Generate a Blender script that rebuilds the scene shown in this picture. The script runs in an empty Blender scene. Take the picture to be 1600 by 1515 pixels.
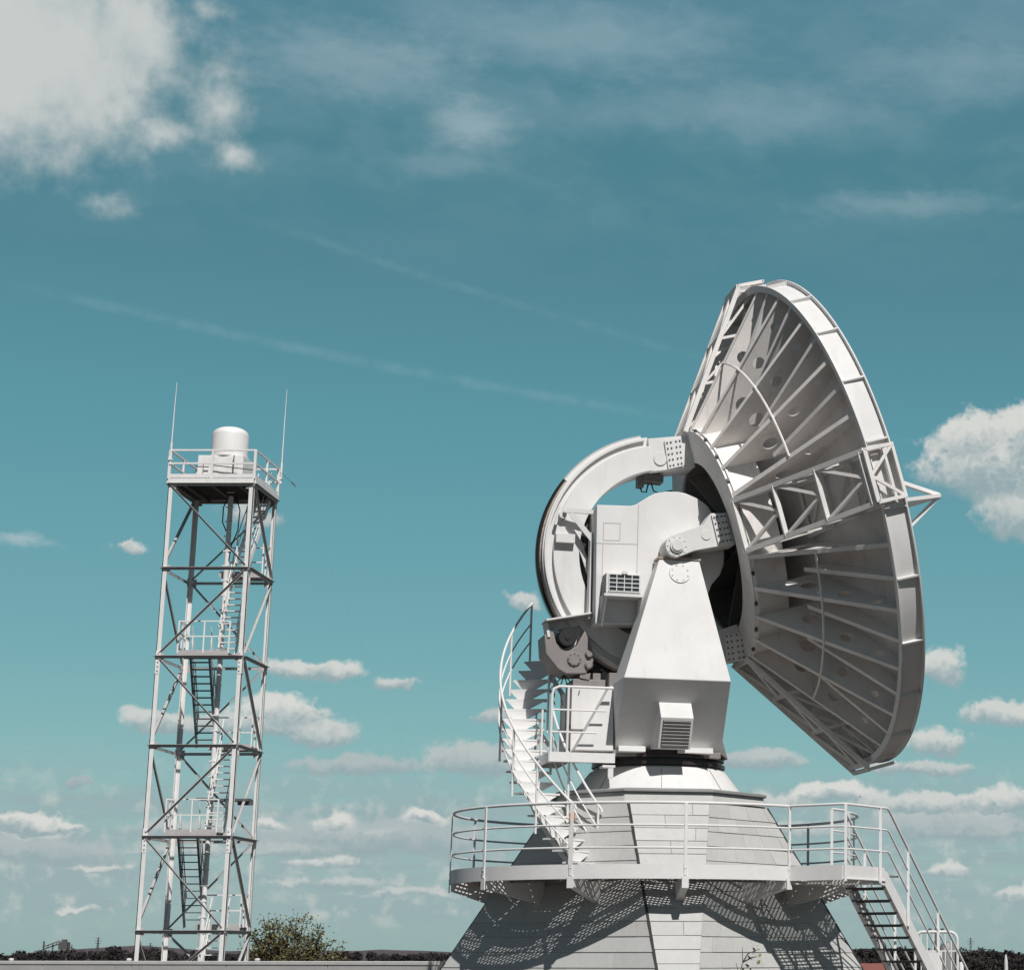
import bpy, bmesh, math, random
from mathutils import Vector, Matrix
R = math.radians
sin, cos, pi = math.sin, math.cos, math.pi
random.seed(7)
scene = bpy.context.scene
COL = scene.collection

# ------------------------------------------------------------------ camera
cam_d = bpy.data.cameras.new('camera')
cam = bpy.data.objects.new('camera', cam_d)
COL.objects.link(cam)
cam.location = (0, 0, 1.65)
cam.rotation_euler = (R(90 + 12.6), 0, 0)
cam_d.sensor_width = 36
cam_d.sensor_fit = 'HORIZONTAL'
cam_d.lens = 36 * 3300 / 1600
cam_d.shift_x = -550 / 1600
cam_d.clip_start = 0.5
cam_d.clip_end = 12000
scene.camera = cam

# ------------------------------------------------------------------ light and exposure
SUN_AZ, SUN_EL = 24.0, 48.0            # azimuth from -Y towards +X
sun_d = bpy.data.lights.new('sun', 'SUN')
sun_d.energy = 4.15
sun_d.angle = R(0.53)
sun_d.color = (1.0, 0.975, 0.945)
sun = bpy.data.objects.new('sun', sun_d)
COL.objects.link(sun)
sdir = Vector((sin(R(SUN_AZ)) * cos(R(SUN_EL)), -cos(R(SUN_AZ)) * cos(R(SUN_EL)), sin(R(SUN_EL))))
sun.rotation_euler = sdir.to_track_quat('Z', 'Y').to_euler()
scene.view_settings.view_transform = 'Standard'
scene.view_settings.look = 'None'
scene.view_settings.exposure = 0.0
scene.view_settings.gamma = 1.0

# ------------------------------------------------------------------ sky: Nishita air with cumulus, cirrus and two contrails by direction
world = bpy.data.worlds.new('World')
scene.world = world
world.use_nodes = True
WN = world.node_tree.nodes
WL = world.node_tree.links
WN.clear()
SKY_STRENGTH = 0.1

def wn(t, **kw):
    n = WN.new(t)
    for k, v in kw.items():
        setattr(n, k, v)
    return n

def plug(sock, v):
    if isinstance(v, bpy.types.NodeSocket):
        WL.new(v, sock)
    else:
        sock.default_value = v

def m(op, a, b=0.0, c=0.0, clamp=False):
    n = wn('ShaderNodeMath', operation=op, use_clamp=clamp)
    plug(n.inputs[0], a)
    plug(n.inputs[1], b)
    plug(n.inputs[2], c)
    return n.outputs[0]

def vm(op, a, b=None):
    n = wn('ShaderNodeVectorMath', operation=op)
    plug(n.inputs[0], a)
    if b is not None:
        plug(n.inputs[1], b)
    return n.outputs['Value'] if op in ('LENGTH', 'DOT_PRODUCT') else n.outputs['Vector']

def sstep(x, a, b):
    n = wn('ShaderNodeMapRange', interpolation_type='SMOOTHSTEP')
    plug(n.inputs['Value'], x)
    n.inputs['From Min'].default_value = a
    n.inputs['From Max'].default_value = b
    return n.outputs['Result']

def mixc(f, a, b, mode='MIX'):
    n = wn('ShaderNodeMix', data_type='RGBA', blend_type=mode)
    plug(n.inputs['Factor'], f)
    plug(n.inputs['A'], a)
    plug(n.inputs['B'], b)
    return n.outputs['Result']

def noise(vec, scale, detail=5, rough=0.55, color=False):
    n = wn('ShaderNodeTexNoise')
    plug(n.inputs['Vector'], vec)
    n.inputs['Scale'].default_value = scale
    n.inputs['Detail'].default_value = detail
    n.inputs['Roughness'].default_value = rough
    return n.outputs['Color' if color else 'Fac']

def rgb(c):
    return (c[0] / SKY_STRENGTH, c[1] / SKY_STRENGTH, c[2] / SKY_STRENGTH, 1)

tc = wn('ShaderNodeTexCoord').outputs['Generated']
sep = wn('ShaderNodeSeparateXYZ')
WL.new(tc, sep.inputs[0])
az = m('MULTIPLY', m('ARCTAN2', sep.outputs[0], sep.outputs[1]), 180 / pi)
el = m('MULTIPLY', m('ARCSINE', sep.outputs[2]), 180 / pi)
cmb = wn('ShaderNodeCombineXYZ')
WL.new(az, cmb.inputs[0])
WL.new(el, cmb.inputs[1])
P0 = cmb.outputs[0]
sky = wn('ShaderNodeTexSky', sky_type='NISHITA', sun_disc=False)
sky.sun_elevation = R(SUN_EL)
sky.sun_rotation = R(180 - SUN_AZ)
sky.air_density = 1.0
sky.dust_density = 1.0
sky.ozone_density = 1.5
SKY_TINT = (0.60, 0.95, 0.85, 1)
nish = mixc(1.0, sky.outputs[0], SKY_TINT, 'MULTIPLY')
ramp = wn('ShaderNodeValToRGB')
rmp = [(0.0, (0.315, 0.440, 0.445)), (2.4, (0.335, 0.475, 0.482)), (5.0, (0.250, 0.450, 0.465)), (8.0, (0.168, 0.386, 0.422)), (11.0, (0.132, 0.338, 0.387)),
       (14.0, (0.105, 0.300, 0.355)), (18.0, (0.082, 0.232, 0.285)), (21.0, (0.074, 0.220, 0.268)), (26.0, (0.095, 0.240, 0.310)), (34.0, (0.115, 0.115, 0.160)), (60.0, (0.078, 0.058, 0.088))]  # top stops lie out of view, darkened and purpled to shape shadow colour
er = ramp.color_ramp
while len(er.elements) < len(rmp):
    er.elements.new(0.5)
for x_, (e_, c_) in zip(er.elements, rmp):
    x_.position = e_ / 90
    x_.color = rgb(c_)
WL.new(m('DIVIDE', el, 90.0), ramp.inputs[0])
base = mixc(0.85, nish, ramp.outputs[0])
# sky behind the camera, out of view, dimmed and tinted to darken shadow fill
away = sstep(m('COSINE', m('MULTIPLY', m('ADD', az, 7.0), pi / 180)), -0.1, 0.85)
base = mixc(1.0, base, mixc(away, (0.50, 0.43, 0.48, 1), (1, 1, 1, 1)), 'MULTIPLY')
# warp of the cloud outlines at three scales (degrees)
w1 = vm('SCALE', vm('SUBTRACT', noise(P0, 0.55, 2, 0.5, True), (0.5, 0.5, 0.5)))
w1.node.inputs['Scale'].default_value = 1.3
w2 = vm('SCALE', vm('SUBTRACT', noise(P0, 2.4, 5, 0.6, True), (0.5, 0.5, 0.5)))
w2.node.inputs['Scale'].default_value = 0.42
PW = vm('MULTIPLY', vm('ADD', vm('ADD', P0, vm('MULTIPLY', w1, (1, 0.4, 0))), w2), (1, 1, 0))
fb = noise(P0, 1.5, 6, 0.55)
fbf = noise(P0, 5.0, 6, 0.6)
CLOUDS = [
    (3.74, 12.96, 2.43, 1.65, 1.00, 1.00),
    (3.04, 13.75, 1.36, 0.97, 1.00, 1.00),
    (4.46, 13.73, 1.17, 1.17, 1.00, 1.00),
    (4.60, 11.65, 1.75, 1.17, 1.00, 0.75),
    (2.18, 7.61, 0.82, 0.70, 1.00, 0.90),
    (3.90, 6.35, 1.36, 0.54, 1.00, 0.85),
    (2.08, 5.61, 1.21, 0.51, 1.00, 0.85),
    (1.38, 4.96, 1.75, 0.33, 1.00, 0.60),
    (-0.86, 4.23, 1.21, 0.43, 1.00, 1.10),
    (1.38, 3.97, 2.33, 0.47, 0.90, 0.80),
    (3.61, 4.07, 1.56, 0.51, 0.90, 0.90),
    (2.57, 3.26, 2.72, 0.31, 0.80, 0.50),
    (-14.67, 7.29, 1.32, 0.39, 1.00, 0.90),
    (-15.42, 6.14, 1.56, 0.66, 1.00, 1.00),
    (-14.42, 5.63, 1.17, 0.51, 1.00, 0.75),
    (-18.27, 5.85, 1.17, 0.43, 1.00, 0.80),
    (-16.37, 5.83, 2.92, 0.39, 1.00, 0.60),
    (-13.40, 4.83, 2.14, 0.39, 0.85, 0.30),
    (-10.43, 5.05, 1.46, 0.66, 1.00, 0.45),
    (-12.52, 7.05, 0.89, 0.27, 0.80, 0.70),
    (-21.44, 3.23, 1.07, 0.43, 1.00, 1.10),
    (-20.61, 3.21, 0.78, 0.19, 0.80, 0.90),
    (-13.89, 3.33, 0.74, 0.43, 1.00, 1.10),
    (-11.69, 3.48, 0.86, 0.27, 1.00, 1.10),
    (-15.44, 3.28, 0.54, 0.21, 1.00, 1.00),
    (-14.58, 2.67, 2.33, 0.31, 0.70, 0.70),
    (-9.32, 9.26, 0.70, 0.39, 0.85, 0.75),
    (-9.97, 6.27, 0.88, 0.31, 0.80, 0.50),
    (2.05, 2.15, 0.89, 0.35, 0.75, 0.90),
    (-19.45, 10.28, 0.51, 0.23, 0.60, 0.80),
    (-16.38, 11.29, 1.07, 0.43, 0.70, 0.75),
    (-20.50, 4.26, 0.47, 0.16, 0.90, 0.20),
    (-2.59, 5.13, 1.36, 0.47, 0.90, 0.50),
    (-2.32, 4.02, 1.17, 0.31, 0.80, 0.70),
    (-19.93, 1.14, 0.88, 0.18, 0.60, 0.80),
    (-13.89, 1.78, 2.14, 0.23, 0.50, 0.60),
    (-17.43, 2.63, 2.14, 0.23, 0.50, 0.50),
    (-12.89, 2.88, 3.89, 0.86, 0.80, 0.28),
    (-20.94, 2.57, 2.53, 0.58, 0.65, 0.30),
    (2.23, 3.39, 3.31, 0.66, 0.75, 0.35),
    (-17.46, 3.11, 1.75, 0.35, 0.60, 0.50),
    (-13.92, 2.35, 1.36, 0.27, 0.70, 0.95),
    (-12.82, 3.10, 1.17, 0.23, 0.70, 0.90),
    (-1.72, 3.26, 1.56, 0.39, 0.70, 0.50),
    (-19.70, 2.20, 1.17, 0.19, 0.60, 0.80),
    (-11.93, 1.55, 2.33, 0.19, 0.50, 0.60),
    (-8.75, 5.24, 1.17, 0.58, 0.80, 0.40),
    (-3.45, 5.21, 1.17, 0.39, 0.80, 0.40),
    (4.08, 1.58, 0.78, 0.39, 0.60, 0.80),
]
CIRRUS = [
    (-14.75, 23.24, 4.51, 1.22, 0.34),
    (-11.14, 21.89, 1.65, 0.87, 0.50),
    (-8.34, 24.30, 5.73, 1.22, 0.25),
    (-3.70, 22.65, 5.56, 1.04, 0.22),
    (1.28, 20.15, 3.99, 0.49, 0.28),
    (2.79, 23.84, 4.51, 1.04, 0.22),
    (-22.17, 10.28, 1.04, 0.21, 0.70),
    (-11.80, 20.85, 2.08, 0.52, 0.20),
]
SOFT = [
    (-23.09, 22.46, 4.99, 3.29, 1.30),
    (-20.72, 23.28, 2.40, 2.00, 1.00),
    (-19.54, 20.94, 1.20, 0.68, 0.70),
    (-18.18, 21.83, 1.20, 1.40, 0.55),
    (-17.50, 20.60, 0.92, 0.48, 0.45),
    (-18.62, 24.19, 0.90, 0.44, 0.40),
    (-20.77, 19.00, 0.92, 0.40, 0.42),
    (-17.24, 20.46, 0.68, 0.40, 0.38),
]
CONTRAILS = [
    (-22.72, 16.69, -4.74, 14.28, 0.23, 0.18),
    (-17.05, 19.00, -4.50, 15.98, 0.19, 0.11),
    (-4.83, 14.33, 1.79, 13.76, 0.10, 0.12),
]

ACC = None
for (a, e, ra, re, wt, tone) in CLOUDS:
    q = vm('MULTIPLY', vm('SUBTRACT', PW, (a, e, 0)), (1 / ra, 1 / re, 0))
    f = m('SUBTRACT', 0.6 + wt, m('MULTIPLY', vm('LENGTH', q), wt))
    f = m('SUBTRACT', f, m('MULTIPLY', m('MAXIMUM', m('SUBTRACT', vm('DOT_PRODUCT', q, (0, -1, 0)), 0.25), 0.0), 0.9))
    wgt = m('POWER', m('MAXIMUM', f, 0.0), 7.0)
    vec = vm('MULTIPLY_ADD', q, (0, 1, 0))
    vec.node.inputs[2].default_value = (1, 0, tone)
    sc_ = vm('SCALE', vec)
    WL.new(wgt, sc_.node.inputs['Scale'])
    ACC = sc_ if ACC is None else vm('ADD', ACC, sc_)
sa = wn('ShaderNodeSeparateXYZ')
WL.new(ACC, sa.inputs[0])
Wn = m('MAXIMUM', sa.outputs[0], 1e-7)
Hk = m('DIVIDE', sa.outputs[1], Wn)
Tk = m('DIVIDE', sa.outputs[2], Wn)
Fk = m('SUBTRACT', m('POWER', Wn, 1 / 7.0), 0.6)
bil = m('ABSOLUTE', m('SUBTRACT', noise(vm('ADD', P0, w2), 2.6, 3, 0.5), 0.5))
dn = m('ADD', Fk, m('SUBTRACT', m('MULTIPLY', m('SUBTRACT', fb, 0.5), 1.05), m('MULTIPLY', bil, 0.45)))
topf = sstep(Hk, -0.5, 0.3)
dmr = wn('ShaderNodeMapRange', interpolation_type='SMOOTHSTEP')
WL.new(dn, dmr.inputs['Value'])
dmr.inputs['From Min'].default_value = -0.06
WL.new(m('SUBTRACT', 0.62, m('MULTIPLY', topf, 0.34)), dmr.inputs['From Max'])
dens = dmr.outputs['Result']
litf = m('ADD', m('MULTIPLY', Hk, 1.0), m('ADD', m('MULTIPLY', m('SUBTRACT', fb, 0.5), 0.75), m('MULTIPLY', m('SUBTRACT', 0.1, bil), 1.3)))
lit = m('MULTIPLY', sstep(litf, -0.30, 0.55), Tk)
ccol = mixc(lit, rgb((0.31, 0.405, 0.43)), rgb((0.70, 0.70, 0.665)))
# pale layered air low down
lowband = noise(vm('MULTIPLY', P0, (0.16, 1.3, 1)), 1.3, 6, 0.6)
lowmask = m('MULTIPLY', sstep(el, 5.6, 3.4), m('MULTIPLY', sstep(el, 0.1, 1.4), sstep(lowband, 0.30, 0.58)))
base = mixc(m('MULTIPLY', lowmask, 0.85), base, mixc(sstep(fb, 0.48, 0.72), rgb((0.315, 0.42, 0.44)), rgb((0.54, 0.575, 0.555))))
# cirrus veil high up, drawn out sideways
cir = noise(vm('MULTIPLY', vm('ADD', P0, w1), (0.13, 0.55, 1)), 1.0, 6, 0.55)
cirm = m('MULTIPLY', sstep(el, 16.5, 22.5), sstep(cir, 0.36, 0.72))
base = mixc(m('MULTIPLY', cirm, 0.20), base, rgb((0.34, 0.46, 0.52)))
CI_FINE = noise(vm('MULTIPLY', P0, (0.5, 1.2, 1)), 2.0, 5, 0.6)
for (a, e, ra, re, wt) in CIRRUS:
    q = vm('MULTIPLY', vm('SUBTRACT', PW, (a, e, 0)), (1 / ra, 1 / re, 0))
    f = m('MULTIPLY', sstep(m('ADD', vm('LENGTH', q), m('MULTIPLY', m('SUBTRACT', CI_FINE, 0.5), 1.0)), 1.1, 0.0), wt)
    base = mixc(f, base, rgb((0.42, 0.53, 0.57)))
# contrails: straight bands in azimuth / elevation
for (a0, e0, a1, e1, wd, wt) in CONTRAILS:
    L = math.hypot(a1 - a0, e1 - e0)
    dx, dy = (a1 - a0) / L, (e1 - e0) / L
    w3 = vm('ADD', P0, vm('MULTIPLY', w2, (0.35, 0.35, 0)))
    q = vm('SUBTRACT', w3, (a0, e0, 0))
    al = vm('DOT_PRODUCT', q, (dx, dy, 0))
    ac = m('ABSOLUTE', vm('DOT_PRODUCT', q, (-dy, dx, 0)))
    f = m('MULTIPLY', sstep(ac, wd, 0.0), m('MULTIPLY', sstep(al, -1.0, 3.0), sstep(al, L + 2, L - 3)))
    f = m('MULTIPLY', f, m('MULTIPLY', sstep(fb, 0.25, 0.75), wt))
    base = mixc(f, base, rgb((0.36, 0.52, 0.55)))
# broad soft bank in the upper left of the view
Fs = None
for (a, e, ra, re, wt) in SOFT:
    q = vm('MULTIPLY', vm('SUBTRACT', PW, (a, e, 0)), (1 / ra, 1 / re, 0))
    f = m('MULTIPLY', m('SUBTRACT', 1.0, vm('LENGTH', q)), wt)
    Fs = f if Fs is None else m('MAXIMUM', Fs, f)
fsm = noise(P0, 0.7, 4, 0.55)
sd_ = sstep(m('ADD', Fs, m('ADD', m('MULTIPLY', m('SUBTRACT', fsm, 0.5), 0.7), m('MULTIPLY', m('SUBTRACT', fb, 0.5), 0.75))), -0.12, 0.75)
scol = mixc(sstep(m('ADD', m('MULTIPLY', Fs, 0.7), m('MULTIPLY', m('SUBTRACT', fsm, 0.5), 1.3)), -0.1, 0.75), rgb((0.38, 0.47, 0.49)), rgb((0.60, 0.625, 0.61)))
base = mixc(m('MULTIPLY', sd_, 0.95), base, scol)
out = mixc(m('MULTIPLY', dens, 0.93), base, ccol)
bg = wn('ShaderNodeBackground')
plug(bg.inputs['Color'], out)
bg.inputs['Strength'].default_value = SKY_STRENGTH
wo = wn('ShaderNodeOutputWorld')
WL.new(bg.outputs[0], wo.inputs[0])
world.cycles.sampling_method = 'MANUAL'
world.cycles.sample_map_resolution = 256

# ------------------------------------------------------------------ materials
def mat(name, color, rough=0.5, metal=0.0, var=0.08, scale=3.0, bump=0.0, stretch=(1, 1, 1), spec=0.5, attr=None, dirt=None, dirt_amt=0.0):
    mt = bpy.data.materials.new(name)
    mt.use_nodes = True
    nt = mt.node_tree
    N, K = nt.nodes, nt.links
    b = N['Principled BSDF']
    b.inputs['Roughness'].default_value = rough
    b.inputs['Metallic'].default_value = metal
    b.inputs['Specular IOR Level'].default_value = spec
    g = N.new('ShaderNodeNewGeometry')
    mp = N.new('ShaderNodeMapping')
    mp.inputs['Scale'].default_value = stretch
    K.new(g.outputs['Position'], mp.inputs['Vector'])
    nz = N.new('ShaderNodeTexNoise')
    nz.inputs['Scale'].default_value = scale
    nz.inputs['Detail'].default_value = 6
    nz.inputs['Roughness'].default_value = 0.6
    K.new(mp.outputs[0], nz.inputs['Vector'])
    mr = N.new('ShaderNodeMapRange')
    mr.inputs['From Min'].default_value = 0.3
    mr.inputs['From Max'].default_value = 0.7
    mr.inputs['To Min'].default_value = 1 - var
    mr.inputs['To Max'].default_value = 1 + var * 0.5
    K.new(nz.outputs['Fac'], mr.inputs['Value'])
    val = mr.outputs['Result']
    if attr:
        at = N.new('ShaderNodeAttribute')
        at.attribute_name = attr
        mm = N.new('ShaderNodeMath')
        mm.operation = 'MULTIPLY'
        K.new(val, mm.inputs[0])
        K.new(at.outputs['Fac'], mm.inputs[1])
        val = mm.outputs[0]
    mx = N.new('ShaderNodeMix')
    mx.data_type = 'RGBA'
    mx.blend_type = 'MULTIPLY'
    mx.inputs['Factor'].default_value = 1
    mx.inputs['A'].default_value = (*color, 1)
    K.new(val, mx.inputs['B'])
    last = mx.outputs['Result']
    if dirt:
        n2 = N.new('ShaderNodeTexNoise')
        n2.inputs['Scale'].default_value = 1.0
        n2.inputs['Detail'].default_value = 8
        n2.inputs['Roughness'].default_value = 0.7
        m2 = N.new('ShaderNodeMapping')
        m2.inputs['Scale'].default_value = (5, 5, 0.7)
        K.new(g.outputs['Position'], m2.inputs['Vector'])
        K.new(m2.outputs[0], n2.inputs['Vector'])
        r2 = N.new('ShaderNodeMapRange')
        r2.inputs['From Min'].default_value = 0.55
        r2.inputs['From Max'].default_value = 0.8
        r2.inputs['To Max'].default_value = dirt_amt
        K.new(n2.outputs['Fac'], r2.inputs['Value'])
        x2 = N.new('ShaderNodeMix')
        x2.data_type = 'RGBA'
        K.new(r2.outputs['Result'], x2.inputs['Factor'])
        K.new(last, x2.inputs['A'])
        x2.inputs['B'].default_value = (*dirt, 1)
        last = x2.outputs['Result']
    K.new(last, b.inputs['Base Color'])
    if bump:
        bp = N.new('ShaderNodeBump')
        bp.inputs['Strength'].default_value = bump
        bp.inputs['Distance'].default_value = 0.02
        K.new(nz.outputs['Fac'], bp.inputs['Height'])
        K.new(bp.outputs[0], b.inputs['Normal'])
    return mt

M = dict(
    white=mat('white_paint', (0.72, 0.708, 0.694), 0.68, var=0.07, scale=1.4, spec=0.22, dirt=(0.42, 0.37, 0.33), dirt_amt=0.28),
    dish=mat('dish_paint', (0.79, 0.757, 0.728), 0.65, spec=0.25, var=0.10, scale=2.0, dirt=(0.34, 0.28, 0.25), dirt_amt=0.45),
    rail=mat('rail_paint', (0.76, 0.745, 0.73), 0.55, var=0.05, scale=6.0, spec=0.3),
    clad=mat('fibre_cement', (0.50, 0.495, 0.475), 0.75, var=0.06, scale=8.0, bump=0.1, attr='tone', dirt=(0.3, 0.28, 0.25), dirt_amt=0.25),
    trim=mat('dark_trim', (0.05, 0.045, 0.045), 0.6),
    flash=mat('grey_flashing', (0.27, 0.27, 0.265), 0.5, var=0.1),
    gear=mat('greased_shaded_steel', (0.035, 0.03, 0.032), 0.45, metal=0.6, var=0.3, scale=20),
    worn=mat('worn_steel', (0.42, 0.34, 0.28), 0.5, metal=0.3, var=0.4, scale=14),
    ring=mat('bearing_ring', (0.055, 0.042, 0.04), 0.35, metal=0.3, var=0.3, scale=10),
    galv=mat('galvanised_steel', (0.33, 0.325, 0.32), 0.5, metal=0.5, var=0.2, scale=12),
    dark=mat('dark_steel', (0.10, 0.095, 0.095), 0.55, var=0.2, scale=6),
    black=mat('black_rubber', (0.012, 0.012, 0.013), 0.5),
    glass=mat('dark_filter', (0.035, 0.045, 0.055), 0.3, var=0.2),
    louv=mat('grey_louvre', (0.40, 0.39, 0.38), 0.5),
    cab=mat('gearbox_paint', (0.25, 0.228, 0.22), 0.55, var=0.12, scale=5, dirt=(0.15, 0.11, 0.09), dirt_amt=0.5),  # darkened to carry the shade the gearbox stands in
    orange=mat('orange_plastic', (0.62, 0.24, 0.05), 0.5),
    tower=mat('tower_paint', (0.78, 0.765, 0.745), 0.5, var=0.08, scale=3, dirt=(0.4, 0.36, 0.33), dirt_amt=0.3),
    radome=mat('radome_gelcoat', (0.80, 0.785, 0.765), 0.45, var=0.04, scale=2),
    brace=mat('shade_darkened_brace_paint', (0.46, 0.44, 0.43), 0.55, var=0.15, scale=4),  # white paint darkened, the mast's shade put into the colour
    stairs=mat('shade_dark_stair_steel', (0.15, 0.145, 0.145), 0.5, metal=0.3, var=0.2, scale=8),  # shade of the unlit mast flights put into the colour
    conc=mat('wall_concrete', (0.52, 0.50, 0.485), 0.85, var=0.14, scale=1.2, bump=0.15, dirt=(0.22, 0.21, 0.2), dirt_amt=0.5),
    coping=mat('pale_coping', (0.62, 0.61, 0.59), 0.7, var=0.1),
    bark=mat('bark', (0.10, 0.075, 0.055), 0.9, var=0.3, scale=12),
    leaf=mat('young_leaves', (0.135, 0.122, 0.048), 0.6, var=0.35, scale=3, attr='tone'),
    shoot=mat('shoot_leaves', (0.20, 0.19, 0.075), 0.6, var=0.3, scale=6, attr='tone'),
    wood=mat('distant_wood', (0.030, 0.026, 0.025), 0.9, var=0.4, scale=0.06, attr='tone'),
    hill=mat('hill_fields', (0.085, 0.065, 0.070), 0.95, var=0.3, scale=0.01),
    ground=mat('dry_grass', (0.065, 0.050, 0.042), 0.95, var=0.4, scale=0.5),
    roof=mat('red_roof', (0.25, 0.09, 0.07), 0.8),
    bird=mat('dark_feathers', (0.02, 0.02, 0.02), 0.8),
)

# ------------------------------------------------------------------ mesh builder
def V3(*a):
    return Vector(a[0]) if len(a) == 1 else Vector(a)

class MB:
    def __init__(self, T=None):
        self.v, self.f, self.tone, self.T = [], [], [], T

    def add(self, vs, fs, tone=1.0):
        b = len(self.v)
        self.v += [tuple(self.T(*p)) if self.T else tuple(p) for p in vs]
        self.f += [tuple(i + b for i in f) for f in fs]
        self.tone += [tone] * len(fs)
        return self

    def hexa(self, p, tone=1.0):      # 0-3 one face, 4-7 the opposite
        return self.add(p, [(3, 2, 1, 0), (4, 5, 6, 7), (0, 1, 5, 4), (1, 2, 6, 5), (2, 3, 7, 6), (3, 0, 4, 7)], tone)

    def box(self, x0, x1, y0, y1, z0, z1, tone=1.0):
        return self.hexa([(x0, y0, z0), (x1, y0, z0), (x1, y1, z0), (x0, y1, z0), (x0, y0, z1), (x1, y0, z1), (x1, y1, z1), (x0, y1, z1)], tone)

    def bar(self, p, q, w, h=None, up=(0, 0, 1), tone=1.0):
        h = w if h is None else h
        p, q = V3(p), V3(q)
        d = (q - p)
        if d.length < 1e-6:
            return self
        d.normalize()
        u = V3(up)
        s = d.cross(u)
        if s.length < 1e-3:
            s = d.cross(V3(1, 0, 0)) if abs(d.x) < 0.9 else d.cross(V3(0, 1, 0))
        s.normalize()
        u = s.cross(d)
        a, b = s * (w / 2), u * (h / 2)
        return self.hexa([p - a - b, p + a - b, p + a + b, p - a + b, q - a - b, q + a - b, q + a + b, q - a + b], tone)

    def angle(self, p, q, w, t, s1, s2):   # L section, legs along s1 and s2
        p, q, s1, s2 = V3(p), V3(q), V3(s1).normalized(), V3(s2).normalized()
        for a, b in ((s1, s2), (s2, s1)):
            P = [p, p + a * w, p + a * w + b * t, p + b * t]
            Q = [x + (q - p) for x in P]
            self.hexa(P + Q)
        return self

    def tube(self, pts, r, n=8, closed=False, caps=True):
        pts = [V3(p) for p in pts]
        N = len(pts)
        ds = []
        for i in range(N):
            if closed:
                d = pts[(i + 1) % N] - pts[i - 1]
            else:
                d = pts[min(i + 1, N - 1)] - pts[max(i - 1, 0)]
            ds.append(d.normalized())
        u = ds[0].cross(V3(0, 0, 1))
        if u.length < 1e-3:
            u = ds[0].cross(V3(1, 0, 0))
        u.normalize()
        vs = []
        for i in range(N):
            d = ds[i]
            u = (u - d * u.dot(d)).normalized()
            w = d.cross(u)
            rr = r[i] if isinstance(r, (list, tuple)) else r
            for k in range(n):
                a = 2 * pi * k / n
                vs.append(pts[i] + u * (rr * cos(a)) + w * (rr * sin(a)))
        fs = []
        for i in range(N if closed else N - 1):
            j = (i + 1) % N
            for k in range(n):
                l = (k + 1) % n
                fs.append((i * n + k, i * n + l, j * n + l, j * n + k))
        if not closed and caps:
            fs.append(tuple(reversed(range(n))))
            fs.append(tuple(range((N - 1) * n, N * n)))
        return self.add(vs, fs)

    def prism(self, poly, fn, t0, t1, tone=1.0):   # fn(a, b, t) -> point
        n = len(poly)
        vs = [fn(a, b, t0) for a, b in poly] + [fn(a, b, t1) for a, b in poly]
        fs = [tuple(range(n)), tuple(reversed(range(n, 2 * n)))]
        fs += [(i, n + i, n + (i + 1) % n, (i + 1) % n) for i in range(n)]
        return self.add(vs, fs, tone)

    def loft(self, secs):
        n = len(secs[0])
        vs = [p for s in secs for p in s]
        fs = [tuple(reversed(range(n)))]
        for k in range(len(secs) - 1):
            fs += [(k * n + i, k * n + (i + 1) % n, (k + 1) * n + (i + 1) % n, (k + 1) * n + i) for i in range(n)]
        fs.append(tuple(range((len(secs) - 1) * n, len(secs) * n)))
        return self.add(vs, fs)

    def lathe(self, prof, fn, n=64, a0=0.0, a1=2 * pi, closed_prof=False):   # fn(r, z, ang) -> point
        full = abs(a1 - a0 - 2 * pi) < 1e-6
        m_ = n if full else n + 1
        k = len(prof)
        vs = []
        for i in range(m_):
            a = a0 + (a1 - a0) * i / n
            vs += [fn(r, z, a) for r, z in prof]
        fs = []
        for i in range(n):
            j = (i + 1) % m_
            for q in range(k if closed_prof else k - 1):
                q2 = (q + 1) % k
                fs.append((i * k + q, j * k + q, j * k + q2, i * k + q2))
        if not full and closed_prof:
            fs.append(tuple(range(k)))
            fs.append(tuple(reversed(range((m_ - 1) * k, m_ * k))))
        return self.add(vs, fs)

    def build(self, name, mt, parent=None, bevel=0.0, smooth=35, tones=False, fix=True):
        me = bpy.data.meshes.new(name)
        me.from_pydata(self.v, [], self.f)
        me.materials.append(M[mt])
        if tones or mt in ('clad', 'leaf', 'shoot', 'wood'):
            at = me.attributes.new('tone', 'FLOAT', 'FACE')
            at.data.foreach_set('value', self.tone)
        if fix:
            bm = bmesh.new()
            bm.from_mesh(me)
            bmesh.ops.recalc_face_normals(bm, faces=bm.faces)
            bm.to_mesh(me)
            bm.free()
        if smooth:
            me.polygons.foreach_set('use_smooth', [True] * len(me.polygons))
            me.set_sharp_from_angle(angle=R(smooth))
        me.update()
        o = bpy.data.objects.new(name, me)
        COL.objects.link(o)
        if parent:
            o.parent = parent
        if bevel:
            b = o.modifiers.new('bevel', 'BEVEL')
            b.width = bevel
            b.segments = 2
            b.limit_method = 'ANGLE'
            b.angle_limit = R(40)
        return o

def tag(o, label, cat, group=None, kind=None):
    if label:
        o['label'] = label
    if cat:
        o['category'] = cat
    if group:
        o['group'] = group
    if kind:
        o['kind'] = kind
    return o

def thing(name, label, cat, loc=(0, 0, 0), rz=0.0, group=None):
    o = bpy.data.objects.new(name, None)
    o.empty_display_size = 0.3
    COL.objects.link(o)
    o.location = loc
    o.rotation_euler = (0, 0, rz)
    return tag(o, label, cat, group)

def copy_tree(o, parent=None):
    c = o.copy()
    COL.objects.link(c)
    if parent:
        c.parent = parent
    for ch in list(o.children):
        copy_tree(ch, c)
    return c

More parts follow.
